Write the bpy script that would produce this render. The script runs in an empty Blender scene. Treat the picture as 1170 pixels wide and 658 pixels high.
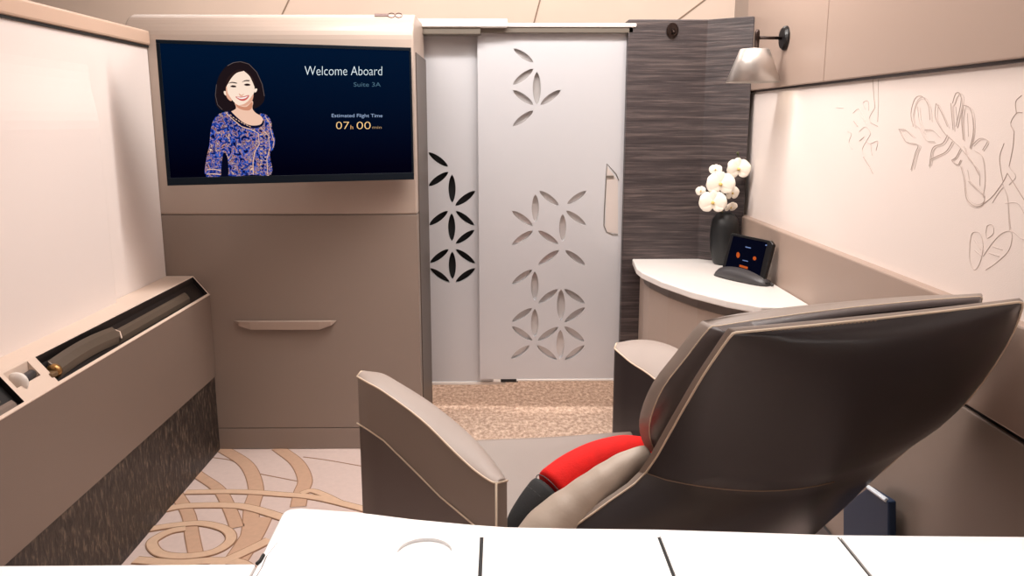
import bpy, bmesh, math, random
from mathutils import Vector, Matrix, Euler
random.seed(7)
PI = math.pi
C = bpy.context.scene.collection
sc = bpy.context.scene

# ------------------------------------------------------------------ camera
F = 950.0
H = 1.10
PITCH = math.atan(191.0 / F)
YAW = math.atan(13.0 * math.cos(PITCH) / F)
cam_d = bpy.data.cameras.new('camera')
cam_d.sensor_width = 36.0
cam_d.lens = F / 1170.0 * 36.0
cam_d.clip_start = 0.02
cam = bpy.data.objects.new('camera', cam_d)
cam.location = (0, 0, H)
cam.rotation_euler = (PI / 2 - PITCH, 0, -YAW)
C.objects.link(cam)
sc.camera = cam
ROT = Euler((PI / 2 - PITCH, 0, -YAW)).to_matrix()
O = Vector((0, 0, H))

# ------------------------------------------------------------------ exposure, world, lights
sc.view_settings.view_transform = 'Standard'
sc.view_settings.look = 'None'
sc.view_settings.gamma = 1.0
sc.view_settings.exposure = 0.0
sc.view_settings.use_curve_mapping = False
w = bpy.data.worlds.new('cabin_air')
sc.world = w
w.use_nodes = True
w.node_tree.nodes['Background'].inputs[0].default_value = (1.0, 0.93, 0.88, 1)
w.node_tree.nodes['Background'].inputs[1].default_value = 0.14

def area(name, loc, rot, sx, sy, power, col=(1, 0.86, 0.76), spread=180):
    d = bpy.data.lights.new(name, 'AREA')
    d.shape = 'RECTANGLE'
    d.size = sx
    d.size_y = sy
    d.energy = power
    d.color = col
    d.spread = math.radians(spread)
    o = bpy.data.objects.new(name, d)
    o.location = loc
    o.rotation_euler = rot
    C.objects.link(o)
    return o

area('cabin_ceiling_light', (0.1, 1.9, 2.33), (0, 0, 0), 1.6, 0.8, 17, (1, 0.90, 0.84))
area('door_wash_light', (0.2, 2.35, 2.0), (math.radians(25), 0, 0), 1.7, 0.12, 24, (1, 0.96, 0.93))
area('left_wall_light', (0.5, 1.5, 2.0), (0, math.radians(48), 0), 0.25, 1.6, 4.8, (1, 0.95, 0.94))
area('right_wall_light', (-0.4, 1.7, 2.0), (0, math.radians(-48), 0), 0.25, 1.4, 9, (1, 0.90, 0.84))
area('aisle_fill', (0.2, 3.9, 2.3), (0, 0, 0), 4.0, 0.5, 38, (1, 0.90, 0.84))  # unseen fill lamp added to brighten the carpet beyond the doors
area('bed_reading_light', (0.1, 0.50, 2.2), (0, 0, 0), 1.8, 0.3, 6, (1, 0.97, 0.96), 60)

# ------------------------------------------------------------------ projection helpers (photograph pixel + known surface -> point in the room)
def ray(px, py):
    return ROT @ Vector((px - 585.0, -(py - 329.0), -F))
def PY(px, py, y):
    d = ray(px, py); return O + d * (y / d.y)
def PX(px, py, x):
    d = ray(px, py); return O + d * (x / d.x)
def PZ(px, py, z):
    d = ray(px, py); return O + d * ((z - H) / d.z)
def PP(px, py, p0, n):
    d = ray(px, py); return O + d * ((p0 - O).dot(n) / d.dot(n))

# ------------------------------------------------------------------ materials
def lin(c):
    return tuple(((v / 255.0) / 12.92 if v / 255.0 <= 0.04045 else ((v / 255.0 + 0.055) / 1.055) ** 2.4) for v in c)

def mat(name, rgb, rough=0.5, metal=0.0, spec=0.5, noise=0.0, nscale=20, bump=0.0, bscale=200, coat=0.0, sheen=0.0):
    m = bpy.data.materials.new(name)
    m.use_nodes = True
    nt = m.node_tree
    b = nt.nodes['Principled BSDF']
    c = lin(rgb)
    b.inputs['Base Color'].default_value = (*c, 1)
    b.inputs['Roughness'].default_value = rough
    b.inputs['Metallic'].default_value = metal
    b.inputs['Specular IOR Level'].default_value = spec
    b.inputs['Coat Weight'].default_value = coat
    b.inputs['Sheen Weight'].default_value = sheen
    tc = nt.nodes.new('ShaderNodeTexCoord')
    if noise > 0:
        n = nt.nodes.new('ShaderNodeTexNoise')
        n.inputs['Scale'].default_value = nscale
        n.inputs['Detail'].default_value = 4
        nt.links.new(tc.outputs['Object'], n.inputs['Vector'])
        r = nt.nodes.new('ShaderNodeValToRGB')
        r.color_ramp.elements[0].position = 0.3
        r.color_ramp.elements[1].position = 0.7
        r.color_ramp.elements[0].color = (*[max(0, v * (1 - noise)) for v in c], 1)
        r.color_ramp.elements[1].color = (*[min(1, v * (1 + noise)) for v in c], 1)
        nt.links.new(n.outputs['Fac'], r.inputs['Fac'])
        nt.links.new(r.outputs['Color'], b.inputs['Base Color'])
    if bump > 0:
        n = nt.nodes.new('ShaderNodeTexNoise')
        n.inputs['Scale'].default_value = bscale
        n.inputs['Detail'].default_value = 3
        nt.links.new(tc.outputs['Object'], n.inputs['Vector'])
        bp = nt.nodes.new('ShaderNodeBump')
        bp.inputs['Strength'].default_value = bump
        bp.inputs['Distance'].default_value = 0.002
        nt.links.new(n.outputs['Fac'], bp.inputs['Height'])
        nt.links.new(bp.outputs['Normal'], b.inputs['Normal'])
    return m

def wood(name, dark, mid, light, scale, rough=0.45, bump=0.5):
    """streaky veneer: noise stretched along the grain"""
    m = bpy.data.materials.new(name)
    m.use_nodes = True
    nt = m.node_tree
    b = nt.nodes['Principled BSDF']
    b.inputs['Roughness'].default_value = rough
    tc = nt.nodes.new('ShaderNodeTexCoord')
    mp = nt.nodes.new('ShaderNodeMapping')
    mp.inputs['Scale'].default_value = scale
    nt.links.new(tc.outputs['Object'], mp.inputs['Vector'])
    n = nt.nodes.new('ShaderNodeTexNoise')
    n.inputs['Scale'].default_value = 1.0
    n.inputs['Detail'].default_value = 7
    n.inputs['Roughness'].default_value = 0.65
    n.inputs['Distortion'].default_value = 0.4
    nt.links.new(mp.outputs['Vector'], n.inputs['Vector'])
    r = nt.nodes.new('ShaderNodeValToRGB')
    e = r.color_ramp.elements
    e[0].position = 0.35; e[0].color = (*lin(dark), 1)
    e[1].position = 0.72; e[1].color = (*lin(light), 1)
    x = e.new(0.52); x.color = (*lin(mid), 1)
    nt.links.new(n.outputs['Fac'], r.inputs['Fac'])
    nt.links.new(r.outputs['Color'], b.inputs['Base Color'])
    bp = nt.nodes.new('ShaderNodeBump')
    bp.inputs['Strength'].default_value = bump
    bp.inputs['Distance'].default_value = 0.003
    nt.links.new(n.outputs['Fac'], bp.inputs['Height'])
    nt.links.new(bp.outputs['Normal'], b.inputs['Normal'])
    return m

def glow(name, rgb, strength=1.0):
    m = bpy.data.materials.new(name)
    m.use_nodes = True
    nt = m.node_tree
    b = nt.nodes['Principled BSDF']
    b.inputs['Base Color'].default_value = (0, 0, 0, 1)
    b.inputs['Roughness'].default_value = 0.35
    b.inputs['Specular IOR Level'].default_value = 0.02
    b.inputs['Emission Color'].default_value = (*lin(rgb), 1)
    b.inputs['Emission Strength'].default_value = strength
    return m

M = {}
M['beige'] = mat('beige_panel', (186, 165, 152), 0.42, bump=0.05, bscale=400)
M['cream'] = mat('cream_panel', (226, 206, 190), 0.4)
M['cabin'] = mat('cabin_sidewall', (232, 212, 196), 0.6, noise=0.03, nscale=3)
M['fabric'] = mat('pale_fabric_wall', (232, 222, 217), 0.8, bump=0.15, bscale=500)
M['fabric2'] = mat('ivory_fabric_wall', (238, 226, 219), 0.8, bump=0.15, bscale=500)
M['panel'] = mat('tan_beige_panel', (168, 147, 134), 0.42, bump=0.05, bscale=400)
M['trim'] = mat('tan_trim', (200, 172, 152), 0.4)
M['cabinet_lit'] = mat('lit_taupe_cabinet', (178, 161, 149), 0.38, bump=0.05, bscale=300)  # cabinet taupe made paler, light from above put into the colour
M['cabinet'] = mat('taupe_cabinet', (144, 129, 119), 0.38, bump=0.05, bscale=300)
M['console'] = mat('taupe_console_leather', (124, 108, 98), 0.42, bump=0.2, bscale=500)
M['taupe'] = mat('taupe_leather', (144, 131, 122), 0.40, bump=0.12, bscale=500)
M['taupe_light'] = mat('light_taupe_leather', (186, 172, 158), 0.45, bump=0.15, bscale=400)
M['armtop'] = mat('pale_arm_leather', (164, 151, 143), 0.42, bump=0.12, bscale=500)
M['shell'] = mat('shaded_shell_leather', (46, 42, 45), 0.30, spec=0.65, bump=0.08, bscale=500)  # shade on the downward-facing back is put into this leather colour
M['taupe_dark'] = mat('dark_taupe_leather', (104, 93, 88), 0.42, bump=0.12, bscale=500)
M['gusset'] = mat('dark_gusset_leather', (66, 57, 57), 0.36, bump=0.08, bscale=500)
M['piping'] = mat('cream_piping', (226, 208, 186), 0.5)
M['stitch'] = mat('stitching', (150, 130, 112), 0.6)
M['door'] = mat('pearl_silver_door', (206, 206, 209), 0.34, metal=0.3)
M['rail'] = mat('white_rail', (236, 230, 224), 0.35)
M['railgrey'] = mat('grey_rail', (120, 112, 102), 0.35, metal=0.4)
M['black'] = mat('black_plastic', (14, 14, 16), 0.35)
M['blackmat'] = mat('matt_black', (10, 10, 11), 0.7)
M['dgrey'] = mat('dark_grey_plastic', (62, 60, 62), 0.4)
M['mirror'] = mat('grey_mirror_film', (212, 208, 206), 0.25, metal=0.5)
M['woodh'] = wood('dark_horizontal_veneer', (42, 35, 36), (66, 57, 57), (108, 95, 90), (4.5, 4.5, 130.0))
M['woodv'] = wood('dark_speckled_veneer', (24, 19, 18), (46, 38, 34), (120, 104, 90), (150.0, 90.0, 34.0), bump=0.8)
M['marble'] = mat('white_marble', (240, 238, 236), 0.18, noise=0.025, nscale=4)
M['tablewhite'] = mat('white_table_stone', (246, 241, 236), 0.25, noise=0.02, nscale=6)
M['fascia'] = mat('table_side_leather', (176, 158, 146), 0.45)
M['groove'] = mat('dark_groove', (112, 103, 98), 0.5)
M['vase'] = mat('black_ceramic', (22, 24, 26), 0.42, bump=0.1, bscale=60)
M['petal'] = mat('white_petal', (246, 238, 224), 0.55, noise=0.02, nscale=60)
M['petalc'] = mat('yellow_petal_centre', (232, 200, 120), 0.5)
M['stem'] = mat('orchid_stem', (70, 74, 40), 0.6)
M['bronze'] = mat('dark_bronze', (52, 40, 36), 0.3, metal=0.7)
M['shade'] = mat('satin_metal_shade', (205, 198, 192), 0.38, metal=0.75)
M['shadein'] = mat('white_shade_lining', (250, 240, 225), 0.6)
M['red'] = mat('red_cushion_fabric', (226, 14, 8), 0.85, bump=0.4, bscale=300, noise=0.08, nscale=40)
M['char'] = mat('charcoal_fabric', (40, 42, 44), 0.8, bump=0.3, bscale=300)
M['navy'] = mat('dark_blue_plastic', (10, 40, 72), 0.55)
M['bluew'] = mat('pale_blue_edge', (235, 245, 255), 0.4)
M['line'] = mat('grey_embroidery', (186, 168, 158), 0.8)
M['linel'] = mat('pale_embroidery', (214, 200, 193), 0.8)
M['cpink'] = mat('rose_carpet', (218, 198, 190), 0.95, bump=0.6, bscale=900, noise=0.03, nscale=60)
M['cpeach'] = mat('peach_carpet_ribbon', (222, 190, 162), 0.95, bump=0.6, bscale=900, noise=0.04, nscale=60)
M['ctan'] = mat('tan_carpet_ribbon', (206, 170, 144), 0.95, bump=0.6, bscale=900, noise=0.04, nscale=60)
M['cline'] = mat('brown_carpet_outline', (160, 124, 98), 0.95)
M['brass'] = mat('brushed_brass', (168, 128, 78), 0.3, metal=0.8)
M['bar'] = mat('bronze_grey_bar', (112, 100, 88), 0.34, metal=0.4)
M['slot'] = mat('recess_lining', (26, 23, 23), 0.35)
M['white'] = mat('white_plastic', (236, 230, 224), 0.4)

# speckled aisle carpet
m = bpy.data.materials.new('speckled_aisle_carpet'); m.use_nodes = True
nt = m.node_tree; b = nt.nodes['Principled BSDF']; b.inputs['Roughness'].default_value = 0.95
tc = nt.nodes.new('ShaderNodeTexCoord'); n = nt.nodes.new('ShaderNodeTexNoise')
n.inputs['Scale'].default_value = 70; n.inputs['Detail'].default_value = 5; n.inputs['Roughness'].default_value = 0.7
mp = nt.nodes.new('ShaderNodeMapping'); mp.inputs['Scale'].default_value = (1, 0.6, 1)
nt.links.new(tc.outputs['Object'], mp.inputs['Vector']); nt.links.new(mp.outputs['Vector'], n.inputs['Vector'])
r = nt.nodes.new('ShaderNodeValToRGB')
r.color_ramp.elements[0].position = 0.36; r.color_ramp.elements[0].color = (*lin((166, 138, 120)), 1)
r.color_ramp.elements[1].position = 0.66; r.color_ramp.elements[1].color = (*lin((236, 214, 194)), 1)
x = r.color_ramp.elements.new(0.5); x.color = (*lin((200, 172, 152)), 1)
nt.links.new(n.outputs['Fac'], r.inputs['Fac']); nt.links.new(r.outputs['Color'], b.inputs['Base Color'])
bp = nt.nodes.new('ShaderNodeBump'); bp.inputs['Strength'].default_value = 0.6; bp.inputs['Distance'].default_value = 0.004
nt.links.new(n.outputs['Fac'], bp.inputs['Height']); nt.links.new(bp.outputs['Normal'], b.inputs['Normal'])
M['aisle'] = m

# ------------------------------------------------------------------ object helpers
def thing(name, label, cat, loc=(0, 0, 0), group=None):
    o = bpy.data.objects.new(name, None)
    o.empty_display_size = 0.05
    C.objects.link(o)
    o.location = loc
    o['label'] = label; o['category'] = cat
    if group: o['group'] = group
    return o

def tag(o, label, cat, group=None):
    o['label'] = label; o['category'] = cat
    if group: o['group'] = group
    return o

def origin(o):
    v = Vector(o.location)
    while o.parent:
        o = o.parent; v += Vector(o.location)
    return v

def obj(name, bm, mats, parent=None, smooth=False, bevel=0.0, sub=0, seg=2, recalc=True, label=None):
    if recalc:
        bmesh.ops.recalc_face_normals(bm, faces=bm.faces)
    if parent:
        bmesh.ops.translate(bm, verts=bm.verts, vec=-origin(parent))
    me = bpy.data.meshes.new(name)
    bm.to_mesh(me); bm.free()
    for m_ in (mats if isinstance(mats, (list, tuple)) else [mats]):
        me.materials.append(m_)
    if smooth:
        for p in me.polygons: p.use_smooth = True
    o = bpy.data.objects.new(name, me)
    C.objects.link(o)
    if parent: o.parent = parent
    if bevel:
        md = o.modifiers.new('bevel', 'BEVEL'); md.width = bevel; md.segments = seg
        md.limit_method = 'ANGLE'; md.angle_limit = math.radians(35)
    if sub:
        md = o.modifiers.new('sub', 'SUBSURF'); md.levels = sub; md.render_levels = sub
    if label: o['label'] = label
    return o

def struct(o):
    o['kind'] = 'structure'
    return o

def B(): return bmesh.new()

def box(bm, x0, x1, y0, y1, z0, z1, mi=0):
    vs = [bm.verts.new((x, y, z)) for x in (x0, x1) for y in (y0, y1) for z in (z0, z1)]
    fs = [(0, 1, 3, 2), (4, 6, 7, 5), (0, 4, 5, 1), (2, 3, 7, 6), (0, 2, 6, 4), (1, 5, 7, 3)]
    for f in fs:
        bm.faces.new([vs[i] for i in f]).material_index = mi
    return bm

def extrude_poly(bm, pts, vec, mi=0):
    """closed prism: polygon pts swept by vec"""
    vec = Vector(vec)
    a = [bm.verts.new(p) for p in pts]
    b_ = [bm.verts.new(Vector(p) + vec) for p in pts]
    n_ = len(a)
    bm.faces.new(a).material_index = mi
    bm.faces.new(b_[::-1]).material_index = mi
    for i in range(n_):
        j = (i + 1) % n_
        bm.faces.new([a[i], b_[i], b_[j], a[j]]).material_index = mi
    return bm

def tube(bm, pts, r, seg=8, mi=0, closed=False, flat=1.0, up=None):
    pts = [Vector(p) for p in pts]
    n_ = len(pts)
    rs = r if isinstance(r, (list, tuple)) else [r] * n_
    rings = []
    ref = Vector(up) if up else Vector((0.13, 0.21, 0.97)).normalized()
    for i, p in enumerate(pts):
        a = pts[(i - 1) % n_] if (closed or i > 0) else p
        c = pts[(i + 1) % n_] if (closed or i < n_ - 1) else p
        t = (c - a).normalized()
        s = t.cross(ref)
        if s.length < 1e-4: s = t.cross(Vector((1, 0, 0)))
        s.normalize(); u = s.cross(t).normalized()
        rings.append([bm.verts.new(p + s * math.cos(2 * PI * k / seg) * rs[i] + u * math.sin(2 * PI * k / seg) * rs[i] * flat) for k in range(seg)])
    for i in range(n_ if closed else n_ - 1):
        A, D_ = rings[i], rings[(i + 1) % n_]
        for k in range(seg):
            l = (k + 1) % seg
            bm.faces.new([A[k], A[l], D_[l], D_[k]]).material_index = mi
    if not closed:
        bm.faces.new(rings[0][::-1]).material_index = mi
        bm.faces.new(rings[-1]).material_index = mi
    return bm

def lathe(bm, prof, c, axis='Z', seg=32, mi=0, cap=True):
    """prof: list of (radius, height) along axis from c"""
    c = Vector(c)
    rings = []
    for (r_, h) in prof:
        ring = []
        for k in range(seg):
            a = 2 * PI * k / seg
            if axis == 'Z': v = Vector((r_ * math.cos(a), r_ * math.sin(a), h))
            elif axis == 'X': v = Vector((h, r_ * math.cos(a), r_ * math.sin(a)))
            else: v = Vector((r_ * math.cos(a), h, r_ * math.sin(a)))
            ring.append(bm.verts.new(c + v))
        rings.append(ring)
    for i in range(len(rings) - 1):
        for k in range(seg):
            l = (k + 1) % seg
            bm.faces.new([rings[i][k], rings[i][l], rings[i + 1][l], rings[i + 1][k]]).material_index = mi
    if cap:
        bm.faces.new(rings[0][::-1]).material_index = mi
        bm.faces.new(rings[-1]).material_index = mi
    return bm

def layered(bm, grids, mis):
    """closed solid through a stack of grids: only the perimeters of the inner ones are used"""
    ra, ca = len(grids[0]), len(grids[0][0])
    per = [(0, j) for j in range(ca)] + [(i, ca - 1) for i in range(1, ra)] + [(ra - 1, j) for j in range(ca - 2, -1, -1)] + [(i, 0) for i in range(ra - 2, 0, -1)]
    first = [[bm.verts.new(p) for p in row] for row in grids[0]]
    last = [[bm.verts.new(p) for p in row] for row in grids[-1]]
    for i in range(ra - 1):
        for j in range(ca - 1):
            bm.faces.new([first[i][j], first[i][j + 1], first[i + 1][j + 1], first[i + 1][j]]).material_index = mis[0]
            bm.faces.new([last[i][j], last[i + 1][j], last[i + 1][j + 1], last[i][j + 1]]).material_index = mis[-1]
    rings = [[first[i][j] for i, j in per]]
    for g_ in grids[1:-1]: rings.append([bm.verts.new(g_[i][j]) for i, j in per])
    rings.append([last[i][j] for i, j in per])
    n_ = len(per)
    for q in range(len(rings) - 1):
        for k in range(n_):
            l = (k + 1) % n_
            bm.faces.new([rings[q][k], rings[q + 1][k], rings[q + 1][l], rings[q][l]]).material_index = mis[q + 1]
    return bm

def slab(bm, A, D_, mi=0, rim=None):
    """closed solid between two point grids of equal size"""
    ra, ca = len(A), len(A[0])
    va = [[bm.verts.new(p) for p in row] for row in A]
    vb = [[bm.verts.new(p) for p in row] for row in D_]
    rim = mi if rim is None else rim
    for i in range(ra - 1):
        for j in range(ca - 1):
            bm.faces.new([va[i][j], va[i][j + 1], va[i + 1][j + 1], va[i + 1][j]]).material_index = mi
            bm.faces.new([vb[i][j], vb[i + 1][j], vb[i + 1][j + 1], vb[i][j + 1]]).material_index = mi
    per = [(0, j) for j in range(ca)] + [(i, ca - 1) for i in range(1, ra)] + [(ra - 1, j) for j in range(ca - 2, -1, -1)] + [(i, 0) for i in range(ra - 2, 0, -1)]
    for k in range(len(per)):
        (i, j), (i2, j2) = per[k], per[(k + 1) % len(per)]
        bm.faces.new([va[i][j], vb[i][j], vb[i2][j2], va[i2][j2]]).material_index = rim
    return bm

def cut(o, cutter_bm):
    """boolean difference, applied"""
    bmesh.ops.recalc_face_normals(cutter_bm, faces=cutter_bm.faces)
    me = bpy.data.meshes.new('tmp'); cutter_bm.to_mesh(me); cutter_bm.free()
    c = bpy.data.objects.new('tmp', me); C.objects.link(c)
    md = o.modifiers.new('cut', 'BOOLEAN'); md.operation = 'DIFFERENCE'; md.solver = 'EXACT'; md.object = c
    bpy.context.view_layer.update()
    dg = bpy.context.evaluated_depsgraph_get()
    nm = bpy.data.meshes.new_from_object(o.evaluated_get(dg))
    o.modifiers.clear()
    o.data = nm
    bpy.data.objects.remove(c)
    return o

def text_mesh(s, m_, p_bl, p_br, p_tl, parent, name, lift, n, bold=0.0, sx=1.0):
    """lettering laid into the quad whose corners are bottom-left, bottom-right, top-left"""
    cu = bpy.data.curves.new('tmp_text', 'FONT')
    cu.body = s; cu.size = 1.0; cu.offset = bold; cu.resolution_u = 4
    t = bpy.data.objects.new('tmp_text', cu); C.objects.link(t)
    bpy.context.view_layer.update()
    dg = bpy.context.evaluated_depsgraph_get()
    me = bpy.data.meshes.new_from_object(t.evaluated_get(dg))
    bpy.data.objects.remove(t)
    xs = [v.co.x for v in me.vertices]; ys = [v.co.y for v in me.vertices]
    x0, x1, y0, y1 = min(xs), max(xs), min(ys), max(ys)
    ux, uy = (p_br - p_bl), (p_tl - p_bl)
    og = origin(parent)
    for v in me.vertices:
        a, b_ = (v.co.x - x0) / (x1 - x0), (v.co.y - y0) / (y1 - y0)
        v.co = p_bl + ux * a + uy * b_ + n * lift - og
    me.materials.append(m_)
    o = bpy.data.objects.new(name, me); C.objects.link(o); o.parent = parent
    return o

# ------------------------------------------------------------------ main planes of the suite
D = PZ(330, 513, 0).y                 # front of the screen cabinet
XW = PY(190, 312, D).x                # left partition
XC = PY(253, 513, D).x                # front face of the side console
YD = D * 1.138                        # sliding doors
YE = YD * 1.02
XR = PY(845, 245, YD - 0.03).x        # right wall
CZ = 2.4
YN = -0.9                             # where walls end behind the camera

# ================================================================== STRUCTURE
bm = B(); box(bm, -1.6, 1.5, -1.2, 2.72, -0.05, 0.0)
floor = struct(obj('floor', bm, M['cpink']))
bm = B(); box(bm, -3.0, 3.0, 2.72, 4.6, -0.05, 0.001)
struct(obj('floor_aisle', bm, M['aisle'])).name = 'floor_1'

# carpet ribbons (raised pile pattern woven into the suite carpet)
def zf(x, y): return PZ(140 + x / 4.164, 500 + y / 4.164, 0.0)
def catmull(pts, k=6):
    pts = [Vector(p) for p in pts]
    out = []
    for i in range(len(pts) - 1):
        p0 = pts[i - 1] if i > 0 else pts[i] * 2 - pts[i + 1]
        p1, p2 = pts[i], pts[i + 1]
        p3 = pts[i + 2] if i + 2 < len(pts) else p2 * 2 - p1
        for j in range(k):
            t = j / k
            out.append(0.5 * ((2 * p1) + (p2 - p0) * t + (2 * p0 - 5 * p1 + 4 * p2 - p3) * t * t + (3 * p1 - p0 - 3 * p2 + p3) * t ** 3))
    out.append(pts[-1])
    return out
def ribbon(bm, pts, wd, z, mi, edge=0.004, closed=False):
    pts = catmull(pts, 8)
    def lay(w_, zt, m_):
        L, R = [], []
        for i, p in enumerate(pts):
            a = pts[max(0, i - 1)]; c = pts[min(len(pts) - 1, i + 1)]
            t = (c - a); t.z = 0; t.normalize()
            s = Vector((-t.y, t.x, 0)) * w_
            L.append(Vector((p.x, p.y, 0)) + s); R.append(Vector((p.x, p.y, 0)) - s)
        up = Vector((0, 0, zt))
        vl = [bm.verts.new(p + up) for p in L]; vr = [bm.verts.new(p + up) for p in R]
        wl = [bm.verts.new(p) for p in L]; wr = [bm.verts.new(p) for p in R]
        for i in range(len(L) - 1):
            bm.faces.new([vl[i], vr[i], vr[i + 1], vl[i + 1]]).material_index = m_
            bm.faces.new([wl[i], vl[i], vl[i + 1], wl[i + 1]]).material_index = m_
            bm.faces.new([vr[i], wr[i], wr[i + 1], vr[i + 1]]).material_index = m_
    lay(wd / 2 + edge, z, 2)
    lay(wd / 2, z + 0.0005, mi)
bm = B()
RW = [([(470, 50), (590, 130), (635, 240), (615, 330), (600, 470), (520, 620)], .042, .0020, 1),
      ([(740, 50), (830, 120), (868, 200), (850, 260), (835, 330)], .042, .0021, 1),
      ([(300, 262), (550, 260), (750, 272), (930, 290), (1180, 350)], .026, .0052, 0),
      ([(850, 268), (900, 255), (960, 275), (1060, 320), (1190, 345)], .022, .0048, 0),
      ([(200, 345), (300, 328), (500, 325), (620, 340), (800, 395)], .030, .0054, 0),
      ([(120, 440), (250, 420), (380, 412), (490, 440), (515, 490), (440, 545), (300, 568), (180, 555), (140, 505), (185, 468), (240, 446), (300, 436)], .026, .0062, 0),
      ([(320, 150), (370, 185), (460, 250), (510, 340), (545, 430)], .034, .0030, 1),
      ([(210, 200), (270, 290), (315, 370), (330, 460), (350, 560)], .034, .0026, 1),
      ([(700, 490), (600, 540), (470, 600), (380, 640)], .030, .0066, 0),
      ([(660, 380), (620, 460), (570, 540), (500, 640)], .060, .0018, 1),
      ([(60, 585), (260, 600), (420, 590), (560, 600), (640, 660)], .030, .0058, 0)]
for p, w_, z, mi in RW:
    ribbon(bm, [zf(*q) for q in p], w_, z * .5, mi, .003)
for p in ([(860, 92), (960, 105), (1060, 122), (1160, 140)], [(615, 165), (700, 182), (835, 208)], [(430, 95), (520, 110), (580, 150)]):
    ribbon(bm, [zf(*q) for q in p], .004, .0005, 2, 0.0)
obj('carpet_ribbon_pattern', bm, [M['cpeach'], M['ctan'], M['cline']], floor, recalc=True)

# cabin shell above and beyond the suite
bm = B(); box(bm, -3.0, 3.0, -1.2, 4.6, CZ, CZ + 0.05)
struct(obj('ceiling', bm, M['cabin']))
bm = B(); box(bm, -3.0, 3.0, 4.55, 4.62, 0, CZ)
wb = struct(obj('wall_back', bm, M['cabin']))
bm = B()
for px0, px1, in ((323, 330), (613, 617), (785, 805)):
    a = PY(px0, 15, 4.549); b_ = PY(px1, 0, 4.549)
    d = (a - b_).normalized()
    tube(bm, [a - d * -0.6, a, b_, b_ - d * 0.5], 0.004, 6)
obj('panel_seam', bm, M['stitch'], wb)
bm = B(); box(bm, -1.65, 1.55, -1.25, -1.2, 0, CZ)
struct(obj('wall_front', bm, M['cabinet']))

# left partition: padded fabric panel in a tan frame, low-relief step added to make the soft shade near its far end
zt0 = PX(0, 17.0, XW).z; zt1 = PX(174, 36, XW + .012).z
ZF = PX(174, 53.3, XW).z
bm = B(); box(bm, XW - 0.09, XW - 0.012, YN, D - 0.002, 0, zt1 - 0.004)
wl = struct(obj('wall_left', bm, M['cabinet'], bevel=0.004))
def sstep(a, b_, v):
    t = max(0, min(1, (v - a) / (b_ - a))); return t * t * (3 - 2 * t)
yst = PX(112, 200, XW).y
ztop = PX(112, 88, XW).z
ys = [YN + (yst - .10 - YN) * i / 14 for i in range(14)] + [yst - .10 + .20 * i / 26 for i in range(26)] + [yst + .10 + (D - .004 - yst - .10) * i / 10 for i in range(11)]
zs = [0.5 + (ZF - 0.5) * i / 40 for i in range(41)]
def relief(y, z):
    s = 1 - sstep(yst - .010, yst + .006, y)
    t = 1 - sstep(ztop - .14, ztop + .04, z)
    return 0.022 * s * t
bm = B()
A = [[Vector((XW - 0.012, y, z)) for y in ys] for z in zs]
E_ = [[Vector((XW + 0.0 + relief(y, z), y, z)) for y in ys] for z in zs]
slab(bm, A, E_)
obj('fabric_panel', bm, M['fabric'], wl, smooth=False)
bm = B(); box(bm, XW - 0.07, XW + 0.012, YN, D - 0.003, ZF, zt1)
obj('top_rail', bm, M['trim'], wl, bevel=0.006)
bm = B(); box(bm, XW - 0.011, XW + 0.006, YN, D - 0.003, ZF - 0.007, ZF - 0.0005)
obj('shadow_gap_bead', bm, M['blackmat'], wl)

# right wall
YRB = YD + 0.25
ZL = PX(960, 288, XR).z                                    # ledge height
ZU = PX(1000, 87, XR).z                                    # underside of the upper panel
bm = B(); box(bm, XR + 0.02, XR + 0.10, YN, YRB, 0, CZ - .01)
wr = struct(obj('wall_right', bm, M['cabinet']))
bm = B(); box(bm, XR + 0.006, XR + 0.022, YN, YRB, ZL, ZU + 0.01)
fp = obj('fabric_panel', bm, M['fabric2'], wr)
ys_ = PX(948, 60, XR).y
bm = B()
box(bm, XR - 0.012, XR + 0.02, YN, ys_ - 0.0015, ZU, CZ - .02)
box(bm, XR - 0.012, XR + 0.02, ys_ + 0.0015, YD - 0.04, ZU, CZ - .02)
obj('upper_panel', bm, M['panel'], wr, bevel=0.003)
bm = B(); box(bm, XR - 0.004, XR + 0.02, YN, YD - 0.06, ZU - 0.006, ZU)
obj('shade_strip', bm, M['bronze'], wr)  # dark strip painting the shade under the upper panel
zg = PX(1130, 484, XR - .02).z
bm = B(); box(bm, XR - 0.018, XR + 0.02, YN, YD - .02, zg + 0.007, ZL)
obj('waist_panel', bm, M['panel'], wr, bevel=0.004)
bm = B(); box(bm, XR - 0.018, XR + 0.02, YN, YD - .02, 0.001, zg - 0.001)
obj('lower_panel', bm, M['cabinet'], wr, bevel=0.003)
bm = B(); box(bm, XR - 0.010, XR + 0.02, YN, YD - .02, zg - 0.001, zg + 0.007)
obj('groove', bm, M['blackmat'], wr)

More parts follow.
